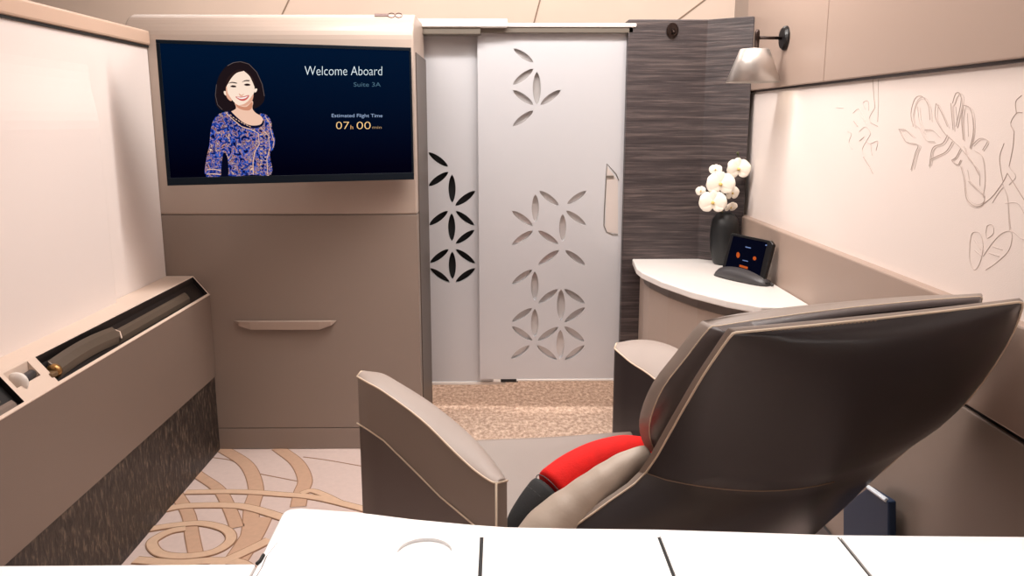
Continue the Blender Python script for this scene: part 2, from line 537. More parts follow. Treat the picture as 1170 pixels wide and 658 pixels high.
# embroidered flowers on the right fabric panel (line work only)
def q1(x, y): return PX(1020 + x / 2.632, 80 + y / 2.632, XR + 0.0058)
def q2(x, y): return PX(940 + x / 5.488, 90 + y / 5.488, XR + 0.0058)
bmA, bmB = B(), B()
def ln(bm, pts, f, r=0.0008, k=5):
    tube(bm, catmull([f(*p) for p in pts], k), r, 5)
dark = [[(62, 170), (55, 130), (68, 85), (90, 80), (108, 110), (112, 150)], [(20, 180), (40, 215), (75, 225), (68, 250), (55, 300)],
        [(18, 178), (38, 180), (60, 200)], [(130, 100), (128, 140), (145, 175), (160, 195)], [(133, 102), (150, 135), (165, 170)],
        [(180, 100), (190, 70), (203, 72), (205, 100), (190, 170)], [(175, 100), (178, 140), (182, 180)],
        [(212, 105), (230, 112), (240, 140), (242, 190), (232, 235)], [(212, 108), (208, 150), (212, 210)],
        [(160, 195), (185, 215), (205, 235), (240, 280), (262, 320)], [(165, 195), (150, 220), (120, 235), (110, 290)],
        [(180, 215), (160, 245), (130, 260), (112, 270)], [(205, 235), (190, 262), (178, 272), (195, 285), (205, 270)],
        [(205, 290), (215, 330), (222, 385), (245, 408), (270, 405), (275, 380), (250, 355), (228, 335)],
        [(270, 405), (300, 380), (330, 340), (345, 310)], [(335, 220), (322, 260), (325, 300), (332, 335)],
        [(365, 185), (355, 160), (372, 130), (390, 128)], [(372, 130), (370, 95), (388, 76)], [(365, 185), (362, 230), (350, 290)],
        [(345, 310), (370, 350), (395, 390)]]
pale = [[(75, 110), (80, 150), (95, 190)], [(60, 160), (80, 175), (100, 210), (125, 215)], [(95, 180), (120, 180), (140, 200)],
        [(240, 225), (262, 205), (285, 212), (270, 240)], [(245, 240), (270, 262), (278, 330), (272, 380)], [(215, 230), (230, 270), (258, 300), (262, 345)],
        [(225, 300), (235, 340), (268, 370)], [(330, 340), (345, 380), (350, 430), (355, 480)], [(300, 400), (318, 370), (335, 350)],
        [(355, 480), (385, 505), (395, 510)], [(232, 520), (240, 490), (262, 490), (272, 530), (262, 580), (245, 600), (232, 570), (232, 520)],
        [(280, 490), (285, 468), (300, 466), (303, 490), (285, 505), (280, 490)], [(272, 560), (300, 520), (330, 490), (358, 488), (350, 540), (310, 580), (280, 600)],
        [(245, 510), (265, 540)], [(245, 540), (268, 560)], [(300, 530), (330, 540)], [(290, 550), (320, 560)], [(350, 345), (370, 320), (350, 290)],
        [(190, 110), (193, 150)], [(225, 130), (228, 200)], [(340, 400), (375, 400), (395, 430)]]
for p in dark: ln(bmA, p, q1)
for p in pale: ln(bmB, p, q1, 0.0008)
for p in dark[:14] + pale[:8]: ln(bmB, [(x + 5 - .03 * (y - 200), y + 4) for x, y in p], q1, 0.0006)
for p in dark[:14]: ln(bmB, [(x * .96 + 12, y * .95 + 14) for x, y in p], q1, 0.0006)
for p in ([(315, 5), (320, 90), (328, 180)], [(255, 490), (290, 545), (315, 595)], [(195, 265), (220, 300)], [(300, 275), (345, 298)], [(230, 390), (260, 365)]): ln(bmA, p, q2, 0.0009)
for p in ([(348, 5), (350, 150), (345, 270)], [(190, 215), (230, 190), (270, 270)], [(270, 190), (255, 150), (285, 140), (290, 200)], [(328, 180), (295, 240), (300, 275)],
          [(155, 330), (180, 345), (165, 400), (185, 440)], [(230, 330), (270, 300), (300, 340), (280, 380), (250, 440), (262, 490)], [(270, 390), (300, 405), (345, 390), (335, 450)],
          [(300, 405), (310, 480)], [(85, 180), (130, 182)], [(230, 215), (280, 290)]): ln(bmB, p, q2, 0.0009)
obj('embroidered_lines', bmA, M['line'], fp, label='grey embroidered flower outlines')
obj('faint_embroidered_lines', bmB, M['linel'], fp, label='pale embroidered flower outlines')

# dark veneer divider between doors and right wall
ZP = PY(718, 22, YD - 0.03).z
xa = PY(716, 100, YD - .03).x; xb = PY(806, 100, YD - .03).x
pl = [(xa, YD - .03), (xb, YD - .03), (XR - .013, YD - .13), (XR - .013, YD + .10), (xa, YD + .10)]
bm = B(); extrude_poly(bm, [(x, y, 0) for x, y in pl], (0, 0, ZP))
struct(obj('wall_corner', bm, M['woodh'], bevel=0.004))

# ------------------------------------------------------------------ doors
def petal_cutters(lst, y0, thick, wpx=5.2):
    bm = B()
    for (x0, y0_, x1, y1_) in lst:
        a, c = PY(x0, y0_, y0), PY(x1, y1_, y0)
        ax = (c - a); L = ax.length; ax.normalize()
        s = Vector((-ax.z, 0, ax.x))
        hw = 0.128 * L
        pts = []
        N = 12
        for i in range(N + 1):
            t = i / N; pts.append(a + ax * (L * t) + s * hw * math.sin(PI * t) ** 0.62)
        for i in range(N - 1, 0, -1):
            t = i / N; pts.append(a + ax * (L * t) - s * hw * math.sin(PI * t) ** 0.62)
        extrude_poly(bm, [p + Vector((0, -0.03, 0)) for p in pts], (0, 0.03 + thick, 0))
    return bm
leftp = [(489, 174, 512, 190.5), (512.3, 196.4, 489.3, 213), (516.4, 199.3, 516.4, 232), (543, 218, 520, 235.4),
         (511.8, 241, 490, 257.8), (516, 243.7, 516, 276), (520.5, 241, 542, 257.8), (542, 262.7, 520.5, 279), (512.5, 284.7, 491, 301),
         (516.7, 287.4, 516.7, 319.7), (520.5, 284.7, 543, 301.4), (491, 306.4, 513.7, 322.7), (543, 306.4, 520.5, 322.7)]
rightp = [(586.8, 55.5, 609.4, 71.2), (609.4, 78.5, 586, 96.7), (613.4, 82, 613.4, 119.7), (586, 103, 609.4, 119.7), (640.8, 102.6, 617.4, 119.7), (609.4, 126.3, 586, 144),
          (611.7, 222, 611.7, 254), (616.3, 218, 638.7, 235), (669.8, 218, 647.8, 233.4), (585, 241, 608.7, 257.8), (647, 240.7, 669.5, 257.4), (642.9, 244.5, 642.9, 276),
          (608.7, 263.5, 585, 279.8), (615, 263.5, 638, 279), (638.7, 285.9, 615, 302.6), (646, 285.9, 668.7, 303), (608, 308, 585, 324.6), (611, 310, 611, 343.6),
          (637.6, 330.3, 615, 346.7), (641, 330.3, 641, 366.4), (644.8, 330.3, 668, 346.7), (668.3, 351.2, 645, 368), (608, 352, 585, 367.6), (611, 352.7, 611, 385.4),
          (585, 372.9, 608, 388.8), (637.6, 373.6, 614.4, 389.2), (640.2, 376.7, 640.2, 410), (644.8, 372.9, 667.6, 390), (613.6, 394.5, 636, 410.9),
          (667.6, 394.5, 645.5, 411.2), (605, 394.5, 584, 409.7)]
# fixed left leaf
y1 = YD + 0.03
xl = PY(474, 300, y1).x - .04; xm = PY(548, 300, y1).x; zb = PY(520, 437, y1).z; ztd = PY(520, 40, y1).z
bm = B(); box(bm, xl, xm + 0.05, y1, y1 + 0.018, zb, ztd)
d1 = struct(obj('door_1', bm, M['door'])); cut(d1, petal_cutters(leftp, y1, 0.03))
bm = B(); box(bm, xl, xm - .002, y1 + 0.026, y1 + 0.034, zb + .02, ztd - .02)
obj('dark_backing', bm, M['blackmat'], d1)
bm = B(); box(bm, xl, PY(578, 430, y1).x, y1 - 0.006, y1 + 0.03, zb - 0.008, zb + 0.004)
obj('bottom_edge', bm, M['rail'], d1, bevel=0.002)
# sliding right leaf, in front
y2 = YD
x2a = PY(547.5, 300, y2).x; x2b = PY(712, 300, y2).x; z2b = PY(600, 433, y2).z; z2t = PY(600, 38, y2).z
bm = B(); box(bm, x2a, x2b + .06, y2, y2 + 0.016, z2b, z2t)
d2 = struct(obj('door_2', bm, M['door'])); cut(d2, petal_cutters(rightp, y2, 0.03))
bm = B()
box(bm, x2a + .01, x2b + .05, y2 + 0.0165, y2 + 0.022, z2b + .02, z2t - .02)
obj('mirror_backing', bm, M['mirror'], d2)
bm = B(); a = PY(584, 430, y2); box(bm, PY(590, 430, y2).x, x2b, y2 - 0.004, y2 + 0.02, z2b - 0.008, z2b)
obj('bottom_edge', bm, M['rail'], d2, bevel=0.002)
bm = B(); box(bm, PY(572, 433, y2).x, PY(592, 433, y2).x, y2 - 0.002, y2 + 0.018, z2b - 0.012, z2b - 0.001)
obj('floor_guide', bm, M['black'], d2)
# recessed pull
ho = [PY(x, y, y2 - .0015) for x, y in ((707, 206), (704, 199), (693.5, 187), (692.5, 205), (690.5, 240), (690, 258), (693, 265), (700, 268), (706, 268))]
bm = B(); tube(bm, ho, 0.0018, 6)
obj('pull_outline', bm, M['railgrey'], d2)
bm = B(); extrude_poly(bm, [PY(x, y, y2 - .0005) for x, y in ((706, 206), (693.5, 190), (691.5, 258), (694, 265), (706, 267))], (0, -0.001, 0))
obj('pull_plate', bm, mat('satin_pull', (214, 204, 198), 0.3, 0.3), d2)
bm = B(); box(bm, PY(692, 202, y2).x, PY(701, 202, y2).x, y2 - 0.006, y2, PY(692, 203, y2).z, PY(692, 200.5, y2).z)
obj('latch', bm, M['railgrey'], d2)

# head rail
za = PY(600, 36, YD - .03).z
bm = B(); box(bm, xl, x2b + .01, YD - .03, YD + .06, za - .004, PY(600, 31, YD - .03).z)
struct(obj('trim_1', bm, M['railgrey'], bevel=0.002))
bm = B(); box(bm, xl, x2b + .02, YD - .036, YD + .07, PY(600, 31, YD - .03).z, PY(600, 26.5, YD - .03).z)
struct(obj('trim_2', bm, M['rail'], bevel=0.003))
bm = B(); box(bm, xl, PY(580, 25, YD - .06).x, YD - .06, YD + .08, PY(520, 31, YD - .06).z, PY(520, 21, YD - .06).z)
struct(obj('trim_3', bm, M['rail'], bevel=0.006, seg=3))
bm = B(); box(bm, xl, PY(549, 25, YD - .05).x, YD - .05, YD + .03, PY(520, 39, YD - .05).z, PY(520, 31, YD - .06).z)
struct(obj('trim_4', bm, M['railgrey'], bevel=0.002))
# dark reveal strip at the divider side of the door
bm = B(); box(bm, x2b + 0.002, xa + .012, YD - .02, YD - .004, z2b - .05, z2t - .01)
struct(obj('trim_5', bm, M['blackmat']))

# ================================================================== SCREEN CABINET
xc0 = PY(146, 100, D).x; xc1 = PY(484, 440, D).x; xc1t = PY(474, 60, D).x
xc1 = PY(478, 300, D).x
zc = PY(300, 12, D).z
cab = thing('screen_cabinet', 'tall taupe cabinet with rounded top in a lit tone carrying the large screen', 'cabinet', (0.5 * (xc0 + xc1), D + 0.15, 0))
# body profile in YZ with bullnose top
rb = 0.085
def prof(y0, yb, z0, z1, r_):
    p = [(y0, z0)]
    for i in range(0, 11):
        a = PI / 2 * i / 10
        p.append((y0 + r_ * 1.25 * (1 - math.cos(a)), z1 - r_ + r_ * math.sin(a)))
    p += [(yb, z1), (yb, z0)]
    return p
zs1 = PY(330, 245.5, D).z; zpl = PY(330, 489, D).z
bm = B(); extrude_poly(bm, [(xc0, y, z) for y, z in prof(D, YD - 0.002, zs1 + .0012, zc, rb)], (xc1 - xc0, 0, 0))
o = obj('upper_body', bm, M['cabinet_lit'], cab, bevel=0.006, seg=3)
bm = B(); box(bm, xc0, xc1, D, YD - .002, zpl + .0012, zs1 - .0012)
obj('drawer_front', bm, M['cabinet'], cab, bevel=0.0015)
bm = B(); box(bm, xc0 + .002, xc1 - .002, D + .004, YD - .004, zpl - .004, zs1 + .004)
obj('carcass', bm, M['groove'], cab)
bm = B(); box(bm, xc0, xc1, D + 0.0, YD - .002, 0.001, zpl - .0012)
obj('plinth', bm, M['cabinet'], cab, bevel=0.0015)
# dark side strip
bm = B(); box(bm, xc1 - .001, xc1 + .003, D + .05, YD + .029, 0.001, zc - .12)
obj('side_strip', bm, mat('brown_side_strip', (88, 78, 72), .5), cab, label='dark vertical strip on the cabinet side')
# drawer pull: sloping shelf shaped grip
hp = [(267, 366), (385, 365), (379, 371), (366, 375.5), (288, 375.5), (275, 371.5)]
top = [PY(x, y, D) for x, y in hp]
bm = B()
bk = [bm.verts.new(p) for p in top]
fr_px = [(267, 366), (385, 365), (378, 367), (364, 369), (290, 369), (276, 367)]
# lip: protrudes 22 mm at the top, tapers back to the panel at the ends
c0 = 0.5 * (top[0] + top[1])
dep = [0.003, 0.003, 0.018, 0.022, 0.022, 0.018]
topz = top[0].z
ft = [bm.verts.new((p.x, D - d_, topz)) for p, d_ in zip(top, dep)]
bm.faces.new(ft)
lowz = [bm.verts.new((p.x, D - d_ * .75, p.z if i > 1 else topz - .001)) for i, (p, d_) in enumerate(zip(top, dep))]
for i in range(6):
    j = (i + 1) % 6
    bm.faces.new([ft[i], ft[j], lowz[j], lowz[i]])
bm.faces.new(lowz[::-1])
bmesh.ops.delete(bm, geom=[v for v in bk], context='VERTS')
hd = obj('drawer_pull', bm, M['cabinet_lit'], cab, bevel=0.0012)
# badge at the top right of the cabinet
def zb_(x, y): return (400 + x / 10.97, 0 + y / 10.97)
def nose(px, py, out_=0.0):
    y = D
    for _ in range(12):
        p = PY(px, py, y)
        sa = min(1, max(0, (p.z - (zc - rb)) / rb))
        y = D + rb * 1.25 * (1 - math.sqrt(1 - sa * sa))
    return PY(px, py, y) + Vector((0, -out_, out_ * .3))
bm = B()
A = [[nose(*zb_(x, y), .0006) for x in (305, 350, 400, 450, 482)] for y in (176, 192, 208)]
slab(bm, A, [[p + Vector((0, -.0022, .0008)) for p in row] for row in A])
for cx in (520, 610):
    tube(bm, [nose(*zb_(cx + 42 * math.cos(2 * PI * k / 14), 195 + 28 * math.sin(2 * PI * k / 14)), .0012) for k in range(14)], 0.0016, 6, closed=True)
obj('badge', bm, mat('badge_brown', (84, 52, 46), 0.4), cab)

# ================================================================== TELEVISION
# plane through right end (near cabinet face) and swung-out left end
TR0 = PY(470, 53, D - .05); BR0 = PY(473, 204, D - .05)
YL = 2.39
TL0 = PY(178.7, 46.5, YL); BL0 = PY(190.5, 213.4, YL)
# make it a true vertical rectangle
dx = (0.5 * (TR0 + BR0) - 0.5 * (TL0 + BL0)); dx.z = 0; dx.normalize()
tn = Vector((dx.y, -dx.x, 0))                      # towards the viewer
tp = 0.5 * (TR0 + BR0)
def TVp(px, py, lift=0.0): return PP(px, py, tp + tn * lift, tn)
cs = [TVp(178.7, 46.5), TVp(470, 53), TVp(473, 204), TVp(190.5, 213.4)]
tl, tr, br, bl = cs
sL = (0.5 * (tl + bl) - tp).dot(dx); sR = (0.5 * (tr + br) - tp).dot(dx)
zT = 0.5 * (tl.z + tr.z); zB = 0.5 * (bl.z + br.z)
def tvq(s, z, l): return Vector((tp.x, tp.y, 0)) + dx * s + Vector((0, 0, z)) + tn * l
tv = thing('television', 'large wide screen showing a welcome message and a smiling person', 'television', tvq(0.5 * (sL + sR), zB, -0.02))
def tvbox(bm, s0, s1, z0, z1, l0, l1):
    vs = [bm.verts.new(tvq(s, z, l)) for s in (s0, s1) for l in (l0, l1) for z in (z0, z1)]
    for f in [(0, 1, 3, 2), (4, 6, 7, 5), (0, 4, 5, 1), (2, 3, 7, 6), (0, 2, 6, 4), (1, 5, 7, 3)]:
        bm.faces.new([vs[i] for i in f])
    return bm
bz = 0.010
bm = B()
tvbox(bm, sL, sR, zB, zT, -0.030, -0.006)
tvbox(bm, sL, sR, zT - bz, zT, -0.006, 0.0)
tvbox(bm, sL, sR, zB, zB + bz * 2.2, -0.006, 0.0)
tvbox(bm, sL, sL + bz, zB + bz * 2.2, zT - bz, -0.006, 0.0)
tvbox(bm, sR - bz * .6, sR, zB + bz * 2.2, zT - bz, -0.006, 0.0)
obj('frame', bm, mat('blue_black_bezel', (8, 18, 28), 0.4, spec=0.2), tv, bevel=0.001)
# screen: dark blue display, gradient is in the displayed picture
m = glow('display_blue', (2, 18, 42), 1.0)
nt = m.node_tree; b = nt.nodes['Principled BSDF']
tc = nt.nodes.new('ShaderNodeTexCoord'); sp = nt.nodes.new('ShaderNodeSeparateXYZ'); r = nt.nodes.new('ShaderNodeValToRGB')
nt.links.new(tc.outputs['Generated'], sp.inputs[0]); nt.links.new(sp.outputs['Z'], r.inputs['Fac'])
r.color_ramp.elements[0].position = 0.05; r.color_ramp.elements[0].color = (*lin((0, 0, 14)), 1)
r.color_ramp.elements[1].position = 0.95; r.color_ramp.elements[1].color = (*lin((0, 20, 46)), 1)
nt.links.new(r.outputs['Color'], b.inputs['Emission Color'])
bm = B(); tvbox(bm, sL + bz, sR - bz * .6, zB + bz * 2.2, zT - bz, -0.0055, -0.003)
scr = obj('screen', bm, m, tv)
# swing arm behind
bm = B(); tvbox(bm, 0.5 * (sL + sR) - .12, 0.5 * (sL + sR) + .12, zB + .12, zT - .12, -0.05, -0.03)
tube(bm, [tvq(0.5 * (sL + sR), 0.5 * (zB + zT), -.04), Vector((0.5 * (tl.x + tr.x) + .1, D - .001, 0.5 * (zB + zT)))], 0.015, 10)
obj('wall_bracket', bm, M['black'], tv)

# portrait in the displayed picture
def zw(x, y, l): return TVp(215 + x / 4.115, 60 + y / 4.115, l)
def flat(bm, pts, l, mi=0, smooth_k=4, closed=True):
    if smooth_k > 1:
        P3 = [Vector((x, y, 0)) for x, y in pts]
        n_ = len(P3); out = []
        for i in range(n_):
            p0, p1, p2, p3 = P3[i - 1], P3[i], P3[(i + 1) % n_], P3[(i + 2) % n_]
            for j in range(smooth_k):
                t = j / smooth_k
                out.append(0.5 * ((2 * p1) + (p2 - p0) * t + (2 * p0 - 5 * p1 + 4 * p2 - p3) * t * t + (3 * p1 - p0 - 3 * p2 + p3) * t ** 3))
        pts = [(p.x, p.y) for p in out]
    vs = [bm.verts.new(zw(x, y, l)) for x, y in pts]
    f = bm.faces.new(vs); f.material_index = mi
    return f
# hair
hair = [(240, 42), (285, 52), (325, 95), (350, 150), (360, 205), (350, 238), (318, 262), (280, 268), (232, 262), (190, 275), (150, 268), (128, 235), (128, 180), (145, 110), (185, 60)]
bm = B(); flat(bm, hair, -0.0026)
obj('portrait_hair', bm, glow('display_hair', (30, 20, 24)), scr)
# rim light of the hair
bm = B()
tube(bm, [zw(x, y, -0.0024) for x, y in [(185, 62), (212, 48), (245, 43), (285, 54), (322, 92), (348, 150), (358, 205)]], 0.0009, 5)
tube(bm, [zw(x, y, -0.0024) for x, y in [(133, 150), (128, 200), (138, 245), (160, 268)]], 0.0007, 5)
obj('portrait_hair_rim', bm, glow('display_hair_rim', (96, 84, 84)), scr)
# neck and chest
bm = B(); flat(bm, [(222, 225), (225, 262), (200, 280), (210, 300), (240, 328), (290, 346), (335, 340), (356, 325), (348, 302), (318, 284), (302, 262), (300, 225)], -0.0022)
obj('portrait_neck', bm, glow('display_neck', (240, 196, 172)), scr)
bm = B(); flat(bm, [(225, 230), (245, 250), (275, 255), (300, 232), (300, 258), (285, 272), (250, 268), (226, 252)], -0.0020)
obj('portrait_neck_shade', bm, glow('display_neck_shade', (206, 140, 112)), scr)
# face
bm = B(); flat(bm, [(240, 82), (280, 95), (304, 125), (312, 165), (306, 200), (290, 232), (262, 252), (232, 246), (206, 222), (186, 192), (178, 160), (188, 125), (208, 96)], -0.0017)
flat(bm, [(168, 182), (180, 184), (190, 200), (182, 204), (170, 196)], -0.0017)
flat(bm, [(312, 172), (324, 170), (322, 182), (312, 188)], -0.0017)
obj('portrait_face', bm, glow('display_face', (252, 226, 206)), scr)
bm = B()
flat(bm, [(180, 140), (186, 190), (206, 222), (196, 226), (178, 200)], -0.0015)
flat(bm, [(238, 192), (252, 200), (262, 192), (256, 204), (244, 204)], -0.0014)
flat(bm, [(284, 226), (306, 196), (300, 228), (270, 250), (240, 248), (262, 242)], -0.0015)
obj('portrait_face_shade', bm, glow('display_face_shade', (226, 168, 142)), scr)
bm = B()
flat(bm, [(198, 160), (208, 154), (222, 156), (226, 162), (212, 164)], -0.0013)
flat(bm, [(262, 152), (274, 146), (288, 148), (292, 154), (276, 157)], -0.0013)
flat(bm, [(188, 146), (205, 138), (228, 142), (228, 146), (206, 143)], -0.0013)
flat(bm, [(252, 140), (268, 130), (288, 130), (286, 135), (268, 135)], -0.0013)
flat(bm, [(208, 96), (236, 80), (262, 86), (228, 96), (202, 122), (184, 152), (178, 160), (182, 125)], -0.0013)
flat(bm, [(262, 86), (290, 98), (312, 135), (314, 165), (304, 142), (288, 110)], -0.0013)
obj('portrait_eyes_and_brows', bm, glow('display_dark', (44, 28, 28)), scr)
bm = B()
flat(bm, [(222, 208), (240, 208), (262, 206), (286, 200), (280, 216), (262, 227), (242, 224)], -0.0012)
obj('portrait_lips', bm, glow('display_lips', (206, 96, 90)), scr)
bm = B()
flat(bm, [(228, 209), (248, 212), (270, 208), (282, 204), (268, 215), (246, 218)], -0.0010)
obj('portrait_teeth', bm, glow('display_teeth', (255, 244, 238)), scr)
# dress with a batik pattern
m = glow('display_batik', (40, 70, 170))
nt = m.node_tree; b = nt.nodes['Principled BSDF']
tc = nt.nodes.new('ShaderNodeTexCoord')
n1 = nt.nodes.new('ShaderNodeTexNoise'); n1.inputs['Scale'].default_value = 70; n1.inputs['Detail'].default_value = 2; n1.inputs['Distortion'].default_value = 1.5
v1 = nt.nodes.new('ShaderNodeTexVoronoi'); v1.inputs['Scale'].default_value = 120
nt.links.new(tc.outputs['Object'], n1.inputs['Vector']); nt.links.new(tc.outputs['Object'], v1.inputs['Vector'])
r1 = nt.nodes.new('ShaderNodeValToRGB'); r1.color_ramp.interpolation = 'CONSTANT'
cols = [(0.0, (12, 16, 56)), (0.38, (26, 48, 130)), (0.46, (60, 96, 190)), (0.52, (200, 140, 110)), (0.56, (22, 30, 90)), (0.62, (226, 190, 170)), (0.66, (40, 60, 140))]
el = r1.color_ramp.elements
el[0].position = cols[0][0]; el[0].color = (*lin(cols[0][1]), 1)
el[1].position = cols[-1][0]; el[1].color = (*lin(cols[-1][1]), 1)
for p, c in cols[1:-1]:
    e = el.new(p); e.color = (*lin(c), 1)
nt.links.new(n1.outputs['Fac'], r1.inputs['Fac'])
nt.links.new(r1.outputs['Color'], b.inputs['Emission Color'])
mbat = m
bm = B()
flat(bm, [(165, 282), (200, 278), (225, 305), (262, 335), (300, 348), (340, 344), (352, 315), (335, 288), (365, 292), (388, 318), (396, 365), (408, 410), (402, 450), (384, 480), (392, 572), (300, 575), (188, 578), (186, 500), (170, 470), (160, 500), (154, 580), (84, 582), (82, 520), (100, 430), (108, 350), (130, 300)], -0.0019)
obj('portrait_dress', bm, mbat, scr)
bm = B()
flat(bm, [(170, 470), (186, 500), (188, 578), (156, 580), (160, 500)], -0.0016)
obj('portrait_sleeve_gap', bm, glow('display_gap', (6, 8, 30)), scr)
bm = B()
flat(bm, [(186, 278), (200, 276), (225, 300), (262, 330), (300, 343), (340, 338), (352, 318), (356, 330), (342, 350), (300, 356), (255, 346), (215, 318)], -0.0014)
obj('portrait_dark_band', bm, glow('display_navy', (14, 16, 46)), scr)
bm = B()
tube(bm, [zw(x, y, -0.0012) for x, y in [(178, 284), (205, 310), (250, 348), (300, 364), (330, 380), (334, 430), (312, 470), (305, 520), (306, 572)]], 0.0012, 5)
tube(bm, [zw(x, y, -0.0012) for x, y in [(340, 350), (378, 392), (384, 450), (370, 500), (374, 572)]], 0.0010, 5)
tube(bm, [zw(x, y, -0.0012) for x, y in [(86, 552), (120, 548), (154, 556)]], 0.0012, 5)
tube(bm, [zw(x, y, -0.0012) for x, y in [(86, 572), (120, 570), (154, 574)]], 0.0012, 5)
tube(bm, [zw(x, y, -0.0012) for x, y in [(362, 300), (384, 335), (392, 380), (404, 415), (398, 450)]], 0.0009, 5)
for k in range(11):
    y = 385 + k * 17.5
    tube(bm, [zw(338, y, -0.0011), zw(350, y + 1, -0.0011)], 0.0009, 5)
    tube(bm, [zw(360, y, -0.0011), zw(368, y + 1, -0.0011)], 0.0008, 5)
for k in range(8):
    t = k / 7; x = 196 + 90 * t; y = 292 + 54 * t ** .8
    tube(bm, [zw(x, y, -0.0011), zw(x + 8, y + 5, -0.0011)], 0.0010, 5)
obj('portrait_gold_trim', bm, glow('display_gold', (232, 190, 160)), scr)
# lettering
def tvtext(s, x0, x1, yb, yt, m_, name, bold=0.0):
    text_mesh(s, m_, TVp(x0, yb, -.002), TVp(x1, yb + .0, -.002), TVp(x0, yt, -.002), scr, name, 0.0, tn, bold)
tvtext('Welcome Aboard', 348, 436.5, 86, 75.5, glow('display_white', (222, 234, 240)), 'welcome_lettering', -.012)
tvtext('Suite 3A', 404, 435, 99, 94, glow('display_dim', (74, 104, 124)), 'seat_lettering')
tvtext('Estimated Flight Time', 379, 437, 135.2, 130, glow('display_soft', (150, 170, 204)), 'flight_time_caption')
tvtext('07', 384, 399, 147.5, 139, glow('display_orange', (250, 204, 140)), 'hours_digits', -.014)
tvtext('h', 400.5, 403.5, 147.5, 143, glow('display_orange2', (226, 170, 110)), 'hours_unit')
tvtext('00', 407.5, 423.5, 147.5, 139, glow('display_orange3', (250, 204, 140)), 'minutes_digits', -.014)
tvtext('min', 425.5, 436, 147, 144, glow('display_orange4', (170, 140, 104)), 'minutes_unit')

# ================================================================== SIDE CONSOLE
zcf = PX(243, 334.5, XC).z                           # front lip height
pc = PY(221, 315, D); zcb = pc.z; xcs = pc.x         # where the flat strip ends
con = thing('side_console', 'long low side console with recessed tray and dark veneer base beside left wall', 'console', (0.5 * (XW + XC), 1.2, 0))
zwood = PX(245, 431, XC).z
# section: XW..xcs flat at zcb ; slopes to (XC, zcf)
sl = (zcf - zcb) / (XC - xcs)
def ctop(x): return zcb if x <= xcs else zcb + (x - xcs) * sl
YC = D - 0.003
Y0c = 0.55
bm = B(); extrude_poly(bm, [(XW + .002, Y0c, zwood), (XC, Y0c, zwood), (XC, Y0c, zcf), (xcs, Y0c, zcb), (XW + .002, Y0c, zcb)], (0, YC - Y0c, 0))
body = obj('body', bm, M['console'], con)
# recesses in the sloping top
def on_slope(px, py):
    n_ = Vector((-sl, 0, 1)).normalized()
    return PP(px, py, Vector((xcs, 0, zcb)), n_)
xr0, xr1 = xcs + .002, XC - .004
def recess(bm, ya, yb, x0=None, x1=None, depth=0.020):
    x0 = xr0 if x0 is None else x0; x1 = xr1 if x1 is None else x1
    extrude_poly(bm, [(x0, ya, ctop(x0) - depth), (x1, ya, ctop(x1) - depth), (x1, ya, zcb + .05), (x0, ya, zcb + .05)], (0, yb - ya, 0))
yA = on_slope(232, 322).y + .1
yA = YC - .008
yB = on_slope(52, 422).y; yCb0 = on_slope(38, 410).y; yCb1 = on_slope(20, 428).y; yDd = on_slope(15, 440).y
yB = on_slope(68, 437).y      # near end of the long slot (front corner)
yDv = on_slope(30, 461).y     # far end of the nearest slot (front corner)
cb = B(); recess(cb, yB, yA)
cut(body, cb)
cb = B(); recess(cb, Y0c + .05, yDv)
cut(body, cb)
cubx1 = xr0 + .56 * (xr1 - xr0)
yc_a = on_slope(20, 444).y; yc_b = on_slope(46, 428).y
cb = B(); recess(cb, yc_a, yc_b, xr0, cubx1, 0.035)
cut(body, cb)
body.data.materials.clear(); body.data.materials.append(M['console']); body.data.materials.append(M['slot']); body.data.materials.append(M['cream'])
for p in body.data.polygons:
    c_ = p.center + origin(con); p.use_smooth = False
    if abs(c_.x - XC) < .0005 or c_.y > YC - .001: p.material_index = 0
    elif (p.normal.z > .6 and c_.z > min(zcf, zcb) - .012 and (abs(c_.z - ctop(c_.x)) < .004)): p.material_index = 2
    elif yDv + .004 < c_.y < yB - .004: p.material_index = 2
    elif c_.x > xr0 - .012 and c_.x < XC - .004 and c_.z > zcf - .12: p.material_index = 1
# cream piping edge of the front lip
bm = B(); tube(bm, [(XC - .001, Y0c, zcf), (XC - .001, YC, zcf)], 0.0022, 8)
obj('lip_edge', bm, M['cream'], con)
# long bar inside the far recess
xm_ = 0.5 * (xr0 + xr1)
zr = ctop(xm_)
def barsec(bm, y0, y1, x0, x1, dz0, dz1, dark=0, arch=0.0, n_=14):
    A, E2 = [], []
    for i in range(n_ + 1):
        t = i / n_; y = y0 + (y1 - y0) * t
        h = arch * math.sin(PI * t)
        A.append([Vector((x, y, ctop(x) + dz0 + h)) for x in (x0, 0.5 * (x0 + x1), x1)])
        E2.append([Vector((x, y, ctop(x) + dz1 + h + (.003 if k == 1 else 0))) for k, x in enumerate((x0, 0.5 * (x0 + x1), x1))])
    slab(bm, A, E2)
wslot = xr1 - xr0
yh1 = on_slope(135, 380).y; yh0 = on_slope(60, 418).y
bm = B(); barsec(bm, yh1 - .01, yA - .12, xr0 + wslot * .36, xr0 + wslot * .70, -.0205, -.006)
obj('slide_rail', bm, M['bar'], con, bevel=0.001)
bm = B(); barsec(bm, yh0, yh1, xr0 + wslot * .26, xr0 + wslot * .70, -.0205, -.001, arch=.008)
obj('slide_grip', bm, M['bar'], con, bevel=0.002)
bm = B(); tube(bm, [(xr0 + wslot * .31, yh1 + .001, ctop(xr0 + wslot * .31) - .006), (xr0 + wslot * .52, yh1 + .014, ctop(xr0 + wslot * .52) - .004), (xr0 + wslot * .74, yh1 + .001, ctop(xr0 + wslot * .74) - .006)], .002, 6)
obj('grip_edge', bm, M['cream'], con)
